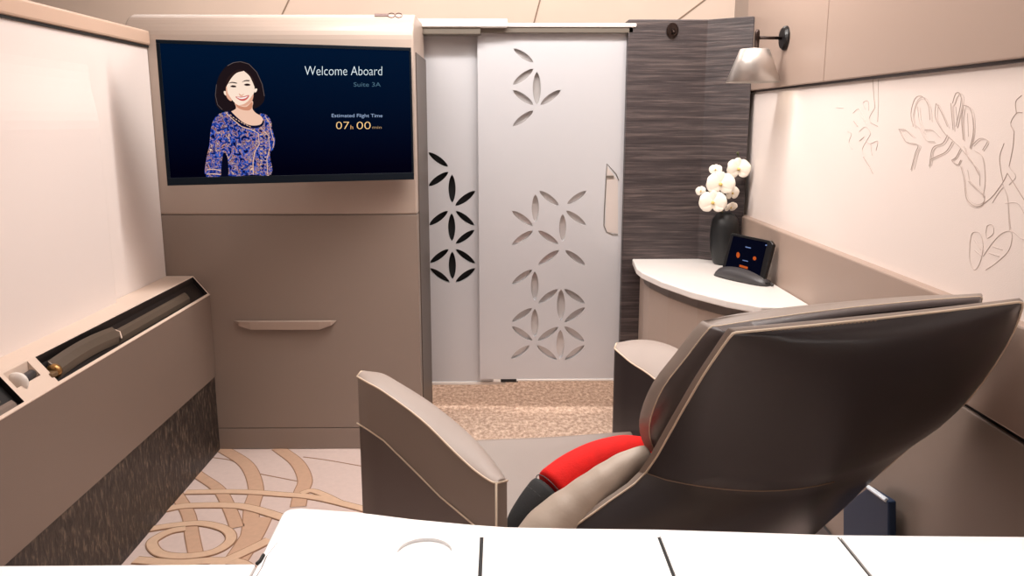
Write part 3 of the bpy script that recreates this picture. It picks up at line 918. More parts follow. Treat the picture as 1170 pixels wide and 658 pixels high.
bm = B(); lathe(bm, [(.004, -.012), (.014, -.010), (.017, 0), (.014, .008), (.005, .012)], (xr0 + wslot * .50, yh0 + .004, ctop(xr0 + wslot * .5) - .012), 'Y', 20)
obj('grip_end', bm, M['brass'], con, smooth=True)
bm = B(); box(bm, xr0 + .010, xr0 + .036, yh0 - .032, yh0 - .006, ctop(xm_) - .019, ctop(xm_) - .008)
obj('hinge_block', bm, mat('hinge_brown', (112, 88, 60), .4), con, bevel=0.002)
bm = B(); lathe(bm, [(.006, 0), (.006, .006)], (xr0 + wslot * .55, yA - .05, ctop(xr0 + wslot * .55) - .03), 'Z', 12)
box(bm, xr0 + .012, xr1 - .02, yA - .085, yA - .02, ctop(xm_) - .045, ctop(xm_) - .032)
obj('end_catch', bm, M['dgrey'], con)
# hook in the cubby: white capped dark stub
cy = 0.5 * (yDv + yB)
yc0 = yc_a + .02; yc1 = yc_b - .01
xk = 0.5 * (xr0 + cubx1); zk = ctop(xk) - .012
bm = B(); tube(bm, [(xk, yc1, zk + .002), (xk, 0.5 * (yc0 + yc1), zk), (xk, yc0 + .012, zk)], [.010, .011, .012], 12)
obj('cubby_stub', bm, M['dgrey'], con, smooth=True)
bm = B(); lathe(bm, [(.010, 0), (.021, .003), (.023, .008), (.021, .013), (.008, .016)], (xk, yc0 - .004, zk), 'Y', 20)
obj('cubby_cap', bm, M['white'], con, smooth=True)
# small display flap in the nearest recess
bm = B(); barsec(bm, Y0c + .07, yDv - .035, xr0 + .006, xr0 + wslot * .45, -.026, -.018)
obj('tray_flap', bm, M['bar'], con, bevel=0.002)
bm = B(); barsec(bm, Y0c + .07, yDv - .01, xr0 + wslot * .58, xr1 - .004, -.034, -.014, arch=.004)
obj('tray_bolster', bm, M['console'], con, bevel=0.003)
# veneer base
bm = B(); box(bm, XW + .002, XC - .004, Y0c, YC, 0.001, zwood - .003)
obj('veneer_base', bm, M['woodv'], con, label='dark speckled wood veneer base')
bm = B(); box(bm, XW + .004, XC - .010, Y0c, YC - .002, zwood - .004, zwood + .001)
obj('shadow_line', bm, M['blackmat'], con)

# ================================================================== CORNER TABLE
ZT = 0.60
yb_ = YD - .135
def TZ(px, py, z=ZT): return PZ(px, py, z)
edge = [(729, 302.5), (727, 306), (733, 311), (755, 321), (790, 333), (830, 343), (870, 350.5), (905, 351.5), (930, 348)]
ep = [TZ(*p) for p in edge]
XT = XR - .020
out = [(ep[0].x, YD - .032), *[(p.x, min(p.y, YD - .032)) for p in ep[1:-1]], (XT, ep[-1].y - .02), (XT, YD - .132), (xb, YD - .032)]
tab = thing('corner_table', 'white topped corner table with curved front against dark veneer panel', 'table', (XT - .25, YD - .25, 0))
bm = B(); extrude_poly(bm, [(x, y, ZT - .022) for x, y in out], (0, 0, .022))
obj('tabletop', bm, M['tablewhite'], tab, bevel=0.004, seg=3)
def inset_poly(pts, k, cx, cy): return [(cx + (x - cx) * k, cy + (y - cy) * k) for x, y in pts]
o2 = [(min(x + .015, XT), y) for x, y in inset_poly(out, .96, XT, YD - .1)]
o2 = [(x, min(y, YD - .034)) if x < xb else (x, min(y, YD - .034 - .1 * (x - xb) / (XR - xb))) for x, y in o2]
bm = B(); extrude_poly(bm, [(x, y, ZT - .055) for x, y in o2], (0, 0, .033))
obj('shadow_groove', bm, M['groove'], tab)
bm = B(); extrude_poly(bm, [(x, y, 0.002) for x, y in o2[:]], (0, 0, ZT - .058))
obj('curved_side', bm, M['fascia'], tab, bevel=0.002)

# vase with orchid
pv = TZ(827, 300, ZT); 
vy = pv.y - .03
vb = PY(826, 300, vy); vx = vb.x
def vz(py): return PY(826, py, vy).z
kx = lambda px: (PY(826 + px, 270, vy).x - vx)
ztb = ZT + .001
zvt = vz(243)
vs_ = thing('vase', 'black ovoid ceramic vase on the corner table', 'vase', (vx, vy, ZT))
hh = zvt - ztb
R_ = kx(17.5)
pr = [(R_ * .62, 0), (R_ * .70, .004), (R_ * .84, hh * .12), (R_ * .95, hh * .3), (R_, hh * .55), (R_ * .98, hh * .72), (R_ * .88, hh * .88), (R_ * .62, hh * .97), (R_ * .45, hh), (R_ * .40, hh * .98), (R_ * .40, hh * .8)]
bm = B(); lathe(bm, pr, (vx, vy, ztb), 'Z', 36)
obj('body', bm, M['vase'], vs_, smooth=True)
orc = thing('orchid_spray', 'white orchid flowers arranged in the black vase', 'flowers', (vx, vy, zvt - hh * .15))
def op(x, y, dy=0): return PY(780 + x / 3.656, 160 + y / 3.656, vy + dy)
bm = B()
tube(bm, catmull([(vx, vy, zvt - hh * .15), op(165, 290, -.01), op(170, 220, -.01), op(205, 160, 0), op(232, 100, .005), op(232, 60, .005)], 5), .0022, 6)
tube(bm, catmull([(vx, vy, zvt - hh * .15), op(150, 290, -.01), op(105, 240, -.02), op(75, 210, -.01)], 5), .002, 6)
tube(bm, [op(232, 62, .005), op(228, 50, .005)], [.003, .0045], 8)
obj('stem', bm, M['stem'], orc, smooth=True)
def bloom(cx, cy, r, dy, yaw, tilt, squash=1.0):
    c = op(cx, cy, dy)
    n_ = Vector((math.sin(yaw) * math.cos(tilt), -math.cos(yaw) * math.cos(tilt), math.sin(tilt)))
    u = Vector((0, 0, 1)).cross(n_).normalized(); v = n_.cross(u)
    bm = B()
    def pet(ang, L, W, cup, rr=0):
        W *= 1.3
        d = u * math.cos(ang) + v * math.sin(ang); s = n_.cross(d)
        A, E2 = [], []
        for i in range(7):
            t = i / 6
            wv = W * (math.sin(PI * (0.08 + 0.84 * t)) ** 0.7)
            zc_ = cup * math.sin(t * PI * .6)
            row, row2 = [], []
            for k in (-1, -.5, 0, .5, 1):
                p = c + d * (L * t) + s * (wv * k) + n_ * (zc_ - .25 * W * abs(k) ** 2 + .0006 + rr)
                row.append(p); row2.append(p - n_ * .001)
            A.append(row); E2.append(row2)
        slab(bm, A, E2)
    for a in (90, 210, 330): pet(math.radians(a), r * .95, r * .36, r * .12)
    for a in (12, 168): pet(math.radians(a), r * 1.05, r * .58, r * .2, .002)
    o = obj('bloom', bm, M['petal'], orc, smooth=True, sub=1)
    bm = B(); lathe(bm, [(r * .05, -.001), (r * .14, 0), (r * .12, r * .12), (r * .05, r * .2)], (0, 0, 0), 'Z', 10)
    q = n_.to_track_quat('Z', 'Y').to_matrix().to_4x4()
    bmesh.ops.transform(bm, matrix=Matrix.Translation(c + n_ * .003) @ q, verts=bm.verts)
    bm2 = bm
    bmesh.ops.translate(bm2, verts=bm2.verts, vec=Vector((0, 0, 0)))
    obj('lip', bm2, M['petalc'], o, smooth=True)
px_m = (PY(827, 200, vy) - PY(826, 200, vy)).length
bloom(232, 122, 50 / 3.656 * px_m, -.01, .15, .15)
bloom(158, 185, 56 / 3.656 * px_m, -.045, -.1, .1)
bloom(126, 262, 54 / 3.656 * px_m, -.05, -.2, .1)
bloom(205, 222, 34 / 3.656 * px_m, -.02, .5, 0)
bloom(200, 280, 28 / 3.656 * px_m, -.02, .4, -.5)
bloom(138, 125, 26 / 3.656 * px_m, .01, -.4, .4)
bloom(78, 215, 24 / 3.656 * px_m, -.01, -.8, .1)

# tablet on its dock
dk = TZ(850, 318)
def tz2(x, y): return (780 + x / 3.656, 160 + y / 3.656)
dock = thing('charging_dock', 'dark grey half-moon dock on the corner table holding the tablet', 'dock', (dk.x, dk.y, ZT))
yk = dk.y
L_, R2 = TZ(*tz2(140, 563)), TZ(*tz2(360, 612))
ax = (R2 - L_); ax.z = 0; LL = ax.length; ax.normalize(); nn = Vector((ax.y, -ax.x, 0))
bm = B()
N = 16
lo, hi, bk_ = [], [], []
A, E2 = [], []
for i in range(N + 1):
    t = i / N; a = -1 + 2 * t
    h = .004 + .036 * math.sqrt(max(0, 1 - a * a)) * (1.1 - .25 * t)
    wv = .012 + .02 * math.sqrt(max(0, 1 - a * a))
    c = L_ + ax * (LL * t)
    A.append([Vector((c.x, c.y, ZT + .001)) + nn * wv, Vector((c.x, c.y, ZT + .001 + h * .6)) + nn * wv * .8, Vector((c.x, c.y, ZT + .001 + h)) + nn * .2 * wv])
    E2.append([Vector((c.x, c.y, ZT + .001)) - nn * wv, Vector((c.x, c.y, ZT + .001 + h * .6)) - nn * wv, Vector((c.x, c.y, ZT + .001 + h)) - nn * .25 * wv])
slab(bm, A, E2)
obj('cradle', bm, M['dgrey'], dock, smooth=True)
bm = B(); tube(bm, catmull([R2 + Vector((-.01, 0, .012)), R2 + Vector((.004, .004, .010)), R2 + Vector((.012, -.004, .0055)), R2 + Vector((.004, -.012, .0045))], 5), .0022, 6)
obj('cable', bm, M['black'], dock)
# tablet: leaning back plane through cradle
tc0 = L_ + ax * (LL * .55) + Vector((0, 0, .030))
lean = math.radians(12)
tnn = (nn * math.cos(lean) + Vector((0, 0, 1)) * math.sin(lean)).normalized()
tq = [PP(*tz2(x, y), tc0 + tnn * .003, tnn) for x, y in ((208, 388), (365, 420), (378, 436), (340, 580), (328, 588), (166, 538), (165, 525), (200, 393))]
tb = thing('tablet', 'small black tablet with lit icons leaning in its dock', 'tablet', tc0)
bm = B(); extrude_poly(bm, tq, -tnn * .014)
obj('case', bm, M['black'], tb, bevel=0.003, seg=3)
bm = B(); extrude_poly(bm, [PP(*tz2(x, y), tc0 + tnn * .0042, tnn) for x, y in ((212, 400), (352, 428), (320, 568), (178, 528))], -tnn * .001)
ts = obj('screen', bm, glow('tablet_display', (4, 6, 22)), tb)
def dot(bm, x, y, rx, ry):
    pts = [PP(*tz2(x + rx * math.cos(2 * PI * k / 16), y + ry * math.sin(2 * PI * k / 16)), tc0 + tnn * .005, tnn) for k in range(16)]
    extrude_poly(bm, pts, -tnn * .0006)
mo = glow('tablet_orange', (190, 84, 34))
mw = glow('tablet_white', (120, 140, 190))
for cx_, cy_, rx_, ry_ in ((231, 480, 7, 12), (300, 494, 7, 8)):
    bm = B(); dot(bm, cx_, cy_, rx_, ry_); obj('round_icon', bm, mo, ts)
def bar_icon(q, m_, nm):
    bm = B(); extrude_poly(bm, [PP(*tz2(x, y), tc0 + tnn * .005, tnn) for x, y in q], -tnn * .0006); obj(nm, bm, m_, ts)
bar_icon(((238, 520), (272, 530), (270, 539), (236, 529)), mo, 'button_icon')
for q in (((262, 444), (284, 449), (284, 453), (262, 448)), ((250, 500), (272, 505), (272, 508), (250, 503)), ((346, 436), (352, 437), (351, 442), (345, 441))):
    bar_icon(q, mw, 'caption_icon')

# coat hook on the dark panel
ck = PY(768, 35, YD - .03)
hk = thing('coat_hook', 'small round dark coat hook high on the veneer panel', 'hook', ck)
bm = B(); lathe(bm, [(.0, 0), (.021, 0), (.021, -.006), (.017, -.010), (.0, -.010)], ck, 'Y', 24)
bmesh.ops.scale(bm, vec=(1, 1, 1.25), space=Matrix.Translation(-ck), verts=bm.verts)
obj('plate', bm, M['bronze'], hk, smooth=False)
bm = B(); tube(bm, [ck + Vector((0, -.010, .004)), ck + Vector((0, -.022, -.002)), ck + Vector((0, -.026, -.012))], [.004, .005, .007], 8)
obj('peg', bm, M['bronze'], hk, smooth=True)

# ================================================================== WALL LAMP
XRU = XR - .012
mt = PX(898, 43.5, XRU)
lamp = thing('wall_lamp', 'reading lamp with satin cone shade and dark arm on right wall', 'lamp', mt)
bm = B(); lathe(bm, [(0.0, 0), (.036, 0), (.036, -.006), (.030, -.013), (0.0, -.014)], mt, 'X', 28)
obj('mount', bm, M['black'], lamp, smooth=False)
jx = PY(865, 43, mt.y)
bm = B(); tube(bm, [mt + Vector((-.010, 0, 0)), Vector((jx.x, mt.y, mt.z + .001))], .0048, 12)
obj('arm', bm, M['bronze'], lamp, smooth=True)
jt = PY(863, 34, mt.y).z; jb = PY(863, 55.5, mt.y).z
bm = B(); lathe(bm, [(.003, jb), (.0075, jb), (.0075, jt - .006), (.005, jt), (.001, jt + .001)], (jx.x, mt.y, 0), 'Z', 16)
obj('joint', bm, M['bronze'], lamp, smooth=True)
sx_ = jx.x
z1s = PY(863, 56, mt.y).z; z0s = PY(863, 94, mt.y).z
rt = 0.5 * (PY(878, 56, mt.y).x - PY(845, 56, mt.y).x); rbm = 0.5 * (PY(890.5, 94, mt.y).x - PY(830, 94, mt.y).x)
sx_ = 0.5 * (PY(890.5, 94, mt.y).x + PY(830, 94, mt.y).x)
bm = B(); lathe(bm, [(.001, z1s), (rt - .002, z1s), (rt, z1s - .002), (rbm, z0s), (rbm - .002, z0s), (rt - .003, z1s - .004), (.001, z1s - .004)], (sx_, mt.y, 0), 'Z', 48)
so = obj('lamp_shade', bm, M['shade'], lamp, smooth=False)
for p in so.data.polygons:
    if abs(p.normal.z) < .9: p.use_smooth = True
ld = bpy.data.lights.new('lamp_bulb', 'POINT'); ld.energy = 0.5; ld.color = (1, .86, .7); ld.shadow_soft_size = .02
lo_ = bpy.data.objects.new('lamp_bulb', ld); lo_.parent = lamp; lo_.location = Vector((sx_, mt.y, z1s - .05)) - mt; C.objects.link(lo_)

# ================================================================== ARMCHAIR
chair = thing('armchair', 'reclined taupe and dark leather armchair with flared arms and winged back', 'armchair', (0.25, 1.62, 0))
aTL, aTR, aBL = PY(839, 381, 1.165), PY(1167, 345, 1.20), PY(738, 540, 1.45)
bn = (aTR - aTL).cross(aBL - aTL).normalized()
if bn.y < 0: bn = -bn           # points forward, away from the viewer
def BPt(px, py, t): return PP(px, py, aTL + bn * t, bn)
def rowgrid(rows, t, cols=9):
    return [[BPt(L[0] + (R[0] - L[0]) * j / (cols - 1), L[1] + (R[1] - L[1]) * j / (cols - 1) + (c_ * 4 * (j / (cols - 1)) * (1 - j / (cols - 1))), t) for j in range(cols)] for (L, R, c_) in rows]
def dense(rows, k=4):
    """smooth interpolation between the rows"""
    V = [Vector((L[0], L[1], 0)) for L, R, c_ in rows]; W_ = [Vector((R[0], R[1], 0)) for L, R, c_ in rows]
    U = [Vector((c_, 0, 0)) for L, R, c_ in rows]
    a, b2, c2 = catmull(V, k), catmull(W_, k), catmull(U, k)
    return [((p.x, p.y), (q.x, q.y), r_.x) for p, q, r_ in zip(a, b2, c2)]
rows = [((841, 380), (1164, 345), 1.5), ((833, 386), (1168, 351), 2), ((803, 430), (1150, 395), 4), ((775, 478), (1105, 458), 6), ((738, 540), (1051, 501), -16),
        ((697, 572), (1008, 538), -10), ((654, 603), (961, 583), -4), ((616, 631), (925, 617), 0), ((612, 665), (905, 655), 0), ((606, 695), (895, 685), 0)]
rows = dense(rows, 3)
cols = 17
G = rowgrid(rows, 0, cols)
nr = len(G)
iseam = 12
# below the seam the shell drops almost straight down behind the seat
seamY = [p.y for p in G[iseam]]
def drop(grid, rws, dy):
    for i in range(iseam + 1, nr):
        L, R, c_ = rws[i]
        for j in range(cols):
            u = j / (cols - 1)
            grid[i][j] = PY(L[0] + (R[0] - L[0]) * u + c_ * 4 * u * (1 - u) * 0, L[1] + (R[1] - L[1]) * u + c_ * 4 * u * (1 - u), seamY[j] + dy + .05 * min(1, (i - iseam) / 6) * u)
drop(G, rows, 0)
rear = []
for i in range(nr):
    v = i / (nr - 1)
    row = []
    for j in range(cols):
        u = j / (cols - 1)
        bul = .092 * (math.sin(PI * u) ** .8) * (math.sin(PI * min(1, v * 1.1 + .0)) ** 1.15 if 0 < v < .9 else (0 if v <= 0 else .35))
        row.append(G[i][j] - bn * bul)
    rear.append(row)
frows = [((L[0] - 9, L[1] - (1 + 5 * max(0, 1 - i / 4))), (R[0] + 1, R[1] - 5 * max(0, 1 - i / 4)), c_) for i, (L, R, c_) in enumerate(rows)]
front = rowgrid(frows, .010, cols)
drop(front, frows, .012)
for i in range(nr):
    for j in range(cols):
        u = j / (cols - 1); v = i / (nr - 1)
        front[i][j] = front[i][j] - bn * .045 * math.sin(PI * u) * math.sin(PI * v)
bm = B(); slab(bm, rear, front, 0, 1)
sh = obj('backrest_shell', bm, [M['shell'], M['taupe']], chair, smooth=True, label='leather rear shell of the backrest with shade in its colour')
md = sh.modifiers.new('bevel', 'BEVEL'); md.width = .004; md.segments = 3; md.limit_method = 'ANGLE'; md.angle_limit = math.radians(50)
# piping along the rear edge and across the seam
edgeL = [rear[i][0] for i in range(nr - 1, -1, -1)]; edgeT = [rear[0][j] for j in range(cols)]; edgeR = [rear[i][-1] for i in range(nr)]
bm = B(); tube(bm, edgeL + edgeT[1:] + edgeR[1:iseam + 4], .0021, 6)
obj('rim_piping', bm, M['piping'], sh, smooth=True)
bm = B(); tube(bm, [p - bn * .0005 for p in rear[iseam][:11]], .0012, 6)
obj('seam_piping', bm, M['stitch'], sh, smooth=True)
# row of stitches just under the top edge
bm = B()
for k in range(26):
    j = 2 + k * 6 / 26; f_ = lambda q: rear[0][int(q)].lerp(rear[0][int(q) + 1], q - int(q)).lerp(rear[1][int(q)].lerp(rear[1][int(q) + 1], q - int(q)), .22); a = f_(j); b2 = f_(j + .13)
    tube(bm, [a - bn * .001, b2 - bn * .001], .0010, 5)
obj('stitches', bm, M['stitch'], sh)

# padded cushion in front of the shell
crow = [((806, 366), (1121, 334), -4), ((797, 369), (1122, 340), -2), ((771, 402), (1108, 372), 0), ((745, 436), (1045, 420), 4), ((731, 470), (980, 470), 6), ((730, 493), (930, 500), 8), ((737, 512), (900, 520), 8)]
crow = dense(crow, 3)
cc = 17
nrc = len(crow)
def shifted(dl, dr, t, top=0):
    return rowgrid([((L[0] + dl[0], L[1] + dl[1] + (top if i == 0 else 0)), (R[0] + dr[0], R[1] + dr[1] + (top if i == 0 else 0)), c_) for i, (L, R, c_) in enumerate(crow)], t, cc)
base = shifted((34, 16), (-4, 12), .012)
pip = shifted((13, 7), (-1, 5), .075)
sil = shifted((1, 1), (0, 1), .095)
frn = []
for i in range(nrc):
    row = []
    for j in range(cc):
        u = j / (cc - 1); v = i / (nrc - 1)
        cr = (1 - abs(2 * u - 1) ** 4) * (1 - abs(2 * v - 1) ** 4)
        row.append(sil[i][j] + bn * (.004 + .026 * math.sin(PI * min(1, v))) * cr)
    frn.append(row)
bm = B(); layered(bm, [base, pip, frn], [1, 1, 0, 0])
cu_ = obj('back_cushion', bm, [M['taupe'], M['gusset']], chair, smooth=True, label='thick padded taupe leather back cushion')
per = [pip[i][0] for i in range(nrc - 1, -1, -1)] + pip[0][1:] + [pip[i][-1] for i in range(1, nrc)]
bm = B(); tube(bm, per, .0017, 6)
obj('cushion_piping', bm, M['piping'], cu_, smooth=True)

# side bolster between cushion and shell rim
def pd(px, py, y): return PY(px, py, y)
bm = B()
sp_ = catmull([pd(592, 655, 1.46), pd(630, 606, 1.485), pd(661, 578, 1.50), pd(692, 553, 1.51), pd(718, 533, 1.52), pd(744, 519, 1.53)], 5)
def rad_along(rs, n_):
    o_ = []
    for i in range(n_):
        t = i / (n_ - 1) * (len(rs) - 1); k = min(int(t), len(rs) - 2); o_.append(rs[k] + (rs[k + 1] - rs[k]) * (t - k))
    return o_
rr_ = [v * (1 + .02 * math.sin(i * 1.7)) for i, v in enumerate(rad_along([.055, .054, .046, .040, .032, .022], len(sp_)))]
tube(bm, sp_, rr_, 20)
obj('lumbar_bolster', bm, M['taupe_light'], chair, smooth=True, sub=1, label='light wrinkled leather lumbar bolster')
bpy.data.objects['lumbar_bolster'].data.materials[0] = mat('wrinkled_leather', (186, 172, 158), 0.45, bump=1.0, bscale=22)

# seat
fe = [(432, 508), (480, 503), (548, 499), (620, 496), (695, 491), (770, 486)]
be = [(588, 655), (625, 655), (665, 650), (705, 640), (745, 628), (790, 612)]
zs_ = .40
fpts = catmull([PZ(x, y, zs_) for x, y in fe], 3); bpts = catmull([PZ(x, y, .26) for x, y in be], 3)
A, E2 = [], []
for i in range(len(fpts)):
    ra, rb2 = [], []
    for j in range(9):
        t = j / 8
        p = fpts[i].lerp(bpts[i], t)
        dzv = -.012 * math.sin(PI * t)
        ra.append(Vector((p.x, p.y, p.z + dzv))); rb2.append(Vector((p.x, p.y, p.z - .11)))
    A.append(ra); E2.append(rb2)
bm = B(); slab(bm, A, E2)
st = obj('seat', bm, M['taupe'], chair, smooth=True)
md = st.modifiers.new('bevel', 'BEVEL'); md.width = .03; md.segments = 5; md.limit_method = 'ANGLE'; md.angle_limit = math.radians(50)
# pedestal
bm = B(); lathe(bm, [(.0, 0.002), (.20, 0.002), (.20, .02), (.19, .03), (.07, .04), (.06, .21), (.0, .21)], (0.12, 1.58, 0), 'Z', 40)
obj('pedestal', bm, M['dgrey'], chair, smooth=False)

# near arm
def arm(name_lbl, st_, zbot, matside, seam=None, pipe=True):
    """stations: near-top px+Y, far-top px+Y"""
    near = catmull([PY(*s[0]) for s in st_], 4); far = catmull([PY(*s[1]) for s in st_], 4)
    A, E2 = [], []
    loops = []
    for p, q in zip(near, far):
        zsm = p.z * .5 if seam is None else seam(p.x)
        crown = Vector((0, 0, .006))
        mid_ = p.lerp(q, .5) + crown
        loops.append([Vector((p.x, p.y, zbot)), Vector((p.x, p.y, zsm)), p, p.lerp(q, .25) + crown * .8, mid_, p.lerp(q, .75) + crown * .8, q, Vector((q.x, q.y, q.z * .5)), Vector((q.x, q.y, zbot))])
    bm = B()
    vv = [[bm.verts.new(p) for p in l] for l in loops]
    n_ = len(loops[0])
    for i in range(len(vv) - 1):
        for k in range(n_):
            l = (k + 1) % n_
            f = bm.faces.new([vv[i][k], vv[i][l], vv[i + 1][l], vv[i + 1][k]])
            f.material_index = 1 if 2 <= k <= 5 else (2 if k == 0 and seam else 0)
    bm.faces.new(vv[0]); bm.faces.new(vv[-1][::-1])
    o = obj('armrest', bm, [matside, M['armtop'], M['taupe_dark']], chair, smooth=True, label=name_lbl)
    md = o.modifiers.new('bevel', 'BEVEL'); md.width = .005; md.segments = 3; md.limit_method = 'ANGLE'; md.angle_limit = math.radians(45)
    if pipe:
        bm = B(); tube(bm, near, .0019, 6)
        tube(bm, [near[-1], far[-1]], .002, 6)
        tube(bm, [near[0], near[0].lerp(far[0], .5) + Vector((0, 0, .005)), far[0]], .002, 6)
        obj('arm_piping', bm, M['piping'], o, smooth=True)
    return o, near, far
nst = [((408, 430, 1.63), (417, 424.5, 1.655)), ((420, 437, 1.60), (436, 426, 1.665)), ((439, 448, 1.57), (452, 434, 1.64)), ((481, 479, 1.50), (489, 457, 1.585)), ((519, 516, 1.43), (524, 484, 1.52)),
       ((542, 537, 1.39), (550, 509, 1.46)), ((560, 549.5, 1.36), (569, 533, 1.41)), ((567, 552, 1.35), (580, 549, 1.375))]
near = catmull([PY(*q[0]) for q in nst], 4)
dwn = Vector((0, 0, -1))
seam = []
for px_, py_ in ((408.5, 483), (420, 490), (439, 503), (473.6, 537), (504, 567.6), (538, 596), (556, 612)):
    best = None
    for k in range(len(near) - 1):
        n2 = (near[k + 1] - near[k]).cross(dwn).normalized()
        p = PP(px_, py_, near[k], n2)
        a = near[k]; b2 = near[k + 1]
        e = Vector((b2.x - a.x, b2.y - a.y)); w2 = Vector((p.x - a.x, p.y - a.y)); t = w2.dot(e) / max(1e-9, e.dot(e))
        sc_ = 0 if 0 <= t <= 1 else min(abs(t), abs(t - 1))
        if best is None or sc_ < best[0]: best = (sc_, p)
    seam.append(best[1])
def seamz(x):
    if x <= seam[0].x: return seam[0].z
    for a, b2 in zip(seam, seam[1:]):
        if a.x <= x <= b2.x: return a.z + (b2.z - a.z) * (x - a.x) / (b2.x - a.x)
    return seam[-1].z
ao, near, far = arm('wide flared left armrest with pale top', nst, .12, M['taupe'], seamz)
bm = B(); tube(bm, [near[-1] + Vector((0, -.002, 0)), near[-1] + Vector((0, -.002, -.30))], .0022, 6)
obj('rear_piping', bm, M['piping'], ao, smooth=True)
bm = B(); tube(bm, [p + Vector((-.001, -.0015, 0)) for p in seam], .0016, 6)
obj('side_seam', bm, M['piping'], ao, smooth=True)
# far arm
fst = [((702, 398, 1.90), (706, 392, 1.94)), ((711, 406, 1.86), (722, 388, 1.97)), ((722, 415, 1.82), (745, 388, 1.93)), ((742, 428, 1.75), (772, 396, 1.84)), ((770, 452, 1.66), (800, 415, 1.74)), ((790, 470, 1.60), (822, 435, 1.66))]
arm('right armrest with pale top beyond the backrest', fst, .12, M['shell'])

# ================================================================== RED PILLOW
pil = thing('lumbar_pillow', 'bright red lumbar pillow with charcoal end lying across the armchair seat', 'pillow', PY(665, 540, 1.56))
sp_ = catmull([pd(580, 632, 1.52), pd(598, 598, 1.54), pd(624, 567, 1.565), pd(652, 545, 1.60), pd(682, 529, 1.63), pd(715, 520, 1.66), pd(752, 517, 1.69)], 5)
n_ = len(sp_)
prr = rad_along([.020, .036, .045, .047, .046, .044, .030], n_)
def prad(t): return prr[min(n_ - 1, int(round(t * (n_ - 1))))]
kb = min(range(n_), key=lambda i: (sp_[i] - PY(632, 562, 1.56)).length)
def pseg(i0, i1): return [sp_[i] for i in range(i0, i1)], [prad(i / (n_ - 1)) for i in range(i0, i1)]
a, b2 = pseg(kb, n_); bm = B(); tube(bm, a, b2, 20)
obj('red_cover', bm, M['red'], pil, smooth=True, sub=1)
a, b2 = pseg(0, kb + 1); bm = B(); tube(bm, a, [v * .985 for v in b2], 20)
obj('end_cover', bm, M['char'], pil, smooth=True, sub=1, label='charcoal end of the pillow')
bm = B()
for i_ in (kb - 2, kb):
    t_ = (sp_[i_ + 1] - sp_[i_ - 1]).normalized()
    s_ = t_.cross(Vector((0, 0, 1))).normalized(); u_ = s_.cross(t_)
    tube(bm, [sp_[i_] + (s_ * math.cos(2 * PI * k / 20) + u_ * math.sin(2 * PI * k / 20)) * (prad(i_ / (n_ - 1)) * .95) for k in range(20)], .0011, 5, closed=True)
obj('band_edge', bm, M['dgrey'], pil, smooth=True)

# ================================================================== BLUE POUCH at foot of the right wall
XQ = XR - .055
pq = [PX(x, y, XQ) for x, y in ((963, 577), (991, 557), (1015, 572), (1015, 640), (963, 640))]
pou = thing('storage_pouch', 'dark blue pouch low on the right wall behind the armchair', 'pouch', (XQ, pq[0].y, pq[3].z))
ymn = min(p.y for p in pq); ymx = max(p.y for p in pq); zmx = max(p.z for p in pq)
bm = B(); extrude_poly(bm, pq, (.018, 0, 0))
obj('pouch_body', bm, M['navy'], pou, bevel=0.004)
bm = B(); tube(bm, [PX(992, 556.5, XQ), PX(1013, 571.5, XQ)], .0050, 6)
obj('pouch_edge', bm, M['bluew'], pou, label='pale blue edge')
# skirting at the foot of the right wall
bm = B(); box(bm, XR - .026, XR - .018, YN, YD - .14, 0.001, .05)
struct(obj('baseboard_right', bm, M['dgrey'], bevel=.002))

# ================================================================== FOREGROUND COUNTER
ZC_ = 0.62
cpx = [(321, 588), (324, 583.5), (332, 580.5), (344, 579.5), (408, 584), (472, 592), (536, 598), (579, 601), (650, 602.5), (748, 603.6), (860, 607), (953, 610), (1060, 611), (1170, 612), (1300, 612)]
cp = [PZ(x, y, ZC_) for x, y in cpx]
lc = PZ(293, 645, ZC_); ld_ = PZ(262, 705, ZC_)
XE = XR - .03
outl = [(ld_.x, .45), (ld_.x, ld_.y) , (lc.x, lc.y)] + [(p.x, p.y) for p in cp if p.x < XE]
outl[0] = (ld_.x - .01, .45)
yend = outl[-1][1]
outl += [(XE, yend - .002), (XE, .45)]
cnt = thing('marble_counter', 'glossy white marble topped counter with lidded compartments across the foreground', 'counter', (0.3, .7, 0))
bm = B(); extrude_poly(bm, [(x, y, ZC_ - .03) for x, y in outl], (0, 0, .030))
obj('stone_top', bm, M['marble'], cnt, bevel=0.004, seg=3)
bm = B(); box(bm, outl[1][0] + .05, XE - .005, .46, min(y for x, y in outl[3:-2]) - .03, .002, ZC_ - .031)
obj('cabinet_body', bm, M['cream'], cnt, bevel=.004)
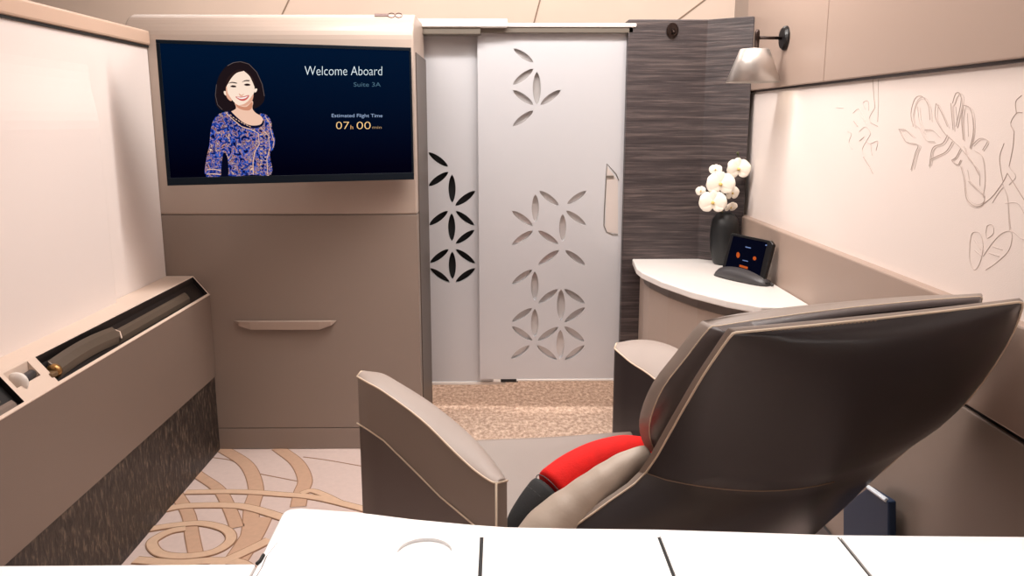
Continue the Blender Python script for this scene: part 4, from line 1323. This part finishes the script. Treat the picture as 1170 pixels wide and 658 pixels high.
# lids sit a few millimetres proud, with dark gaps between
zl = ZC_ + .004
def lp(x, y): 
    p = PZ(x, y, zl); return (p.x, p.y)
gx = [PZ(550.5, 612, zl).x, PZ(752.5, 612, zl).x, PZ(958, 613, zl).x]
first = [lp(300, 648), lp(306, 634), lp(318, 619), lp(335, 610), lp(357, 604.5), lp(408, 600), lp(470, 601), lp(536, 603)]
yl1 = lp(548, 607)[1]
g = .0022
seglids = [[(first[0][0] - .012, .47)] + first + [(gx[0] - g, yl1), (gx[0] - g, .47)],
           [(gx[0] + g, .47), (gx[0] + g, lp(552, 607)[1]), (gx[1] - g, lp(751, 608.5)[1]), (gx[1] - g, .47)],
           [(gx[1] + g, .47), (gx[1] + g, lp(754, 609)[1]), (gx[2] - g, lp(956, 613.5)[1]), (gx[2] - g, .47)],
           [(gx[2] + g, .47), (gx[2] + g, lp(958, 614)[1]), (XE - .02, lp(1170, 616)[1]), (XE - .02, .47)]]
for i, sgl in enumerate(seglids):
    bm = B(); extrude_poly(bm, [(x, y, ZC_ + .0006) for x, y in sgl], (0, 0, .0034))
    o = obj('lid', bm, M['marble'], cnt, bevel=0)
    if i == 0:
        c = PZ(485, 630, zl)
        cb = B(); lathe(cb, [(.031, -.0025), (.031, .02)], (0, 0, 0), 'Z', 40)
        bmesh.ops.transform(cb, matrix=Matrix.Translation(c - origin(cnt)) @ Matrix.Rotation(math.radians(-6), 4, 'X'), verts=cb.verts)
        o.location = (0, 0, 0); cb2 = cb
        bmesh.ops.translate(cb2, verts=cb2.verts, vec=origin(cnt))
        cut(o, cb2)
        o['label'] = 'lid with a round finger recess'
bm = B()
for gxx, pxx in zip(gx, (551, 752, 957)):
    box(bm, gxx - g, gxx + g, .47, PZ(pxx, 609, zl).y - .004, ZC_ + .0002, ZC_ + .0010)
obj('lid_gap', bm, M['blackmat'], cnt)
bm = B(); tube(bm, [(x - .0016, y + .0012, ZC_ + .0012) for x, y in seglids[0][:-2]], .0012, 6)
obj('lid_seam', bm, mat('grey_seam', (120, 112, 110), .5), cnt)
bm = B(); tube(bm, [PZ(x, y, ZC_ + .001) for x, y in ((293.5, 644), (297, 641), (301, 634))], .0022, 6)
obj('corner_shade_strip', bm, M['blackmat'], cnt)  # black strip standing in for the shade at the lid corner
# lower side shelf at the left
zsh = .60
ysh = PZ(150, 644, zsh).y
bm = B(); box(bm, XC + .004, outl[1][0] - .014, .45, ysh, zsh - .03, zsh)
bm2 = bm
o = obj('side_shelf', bm2, M['marble'], None, bevel=.004)
tag(o, 'white slab shelf filling the gap between side console and marble counter', 'shelf')

bpy.context.view_layer.update()
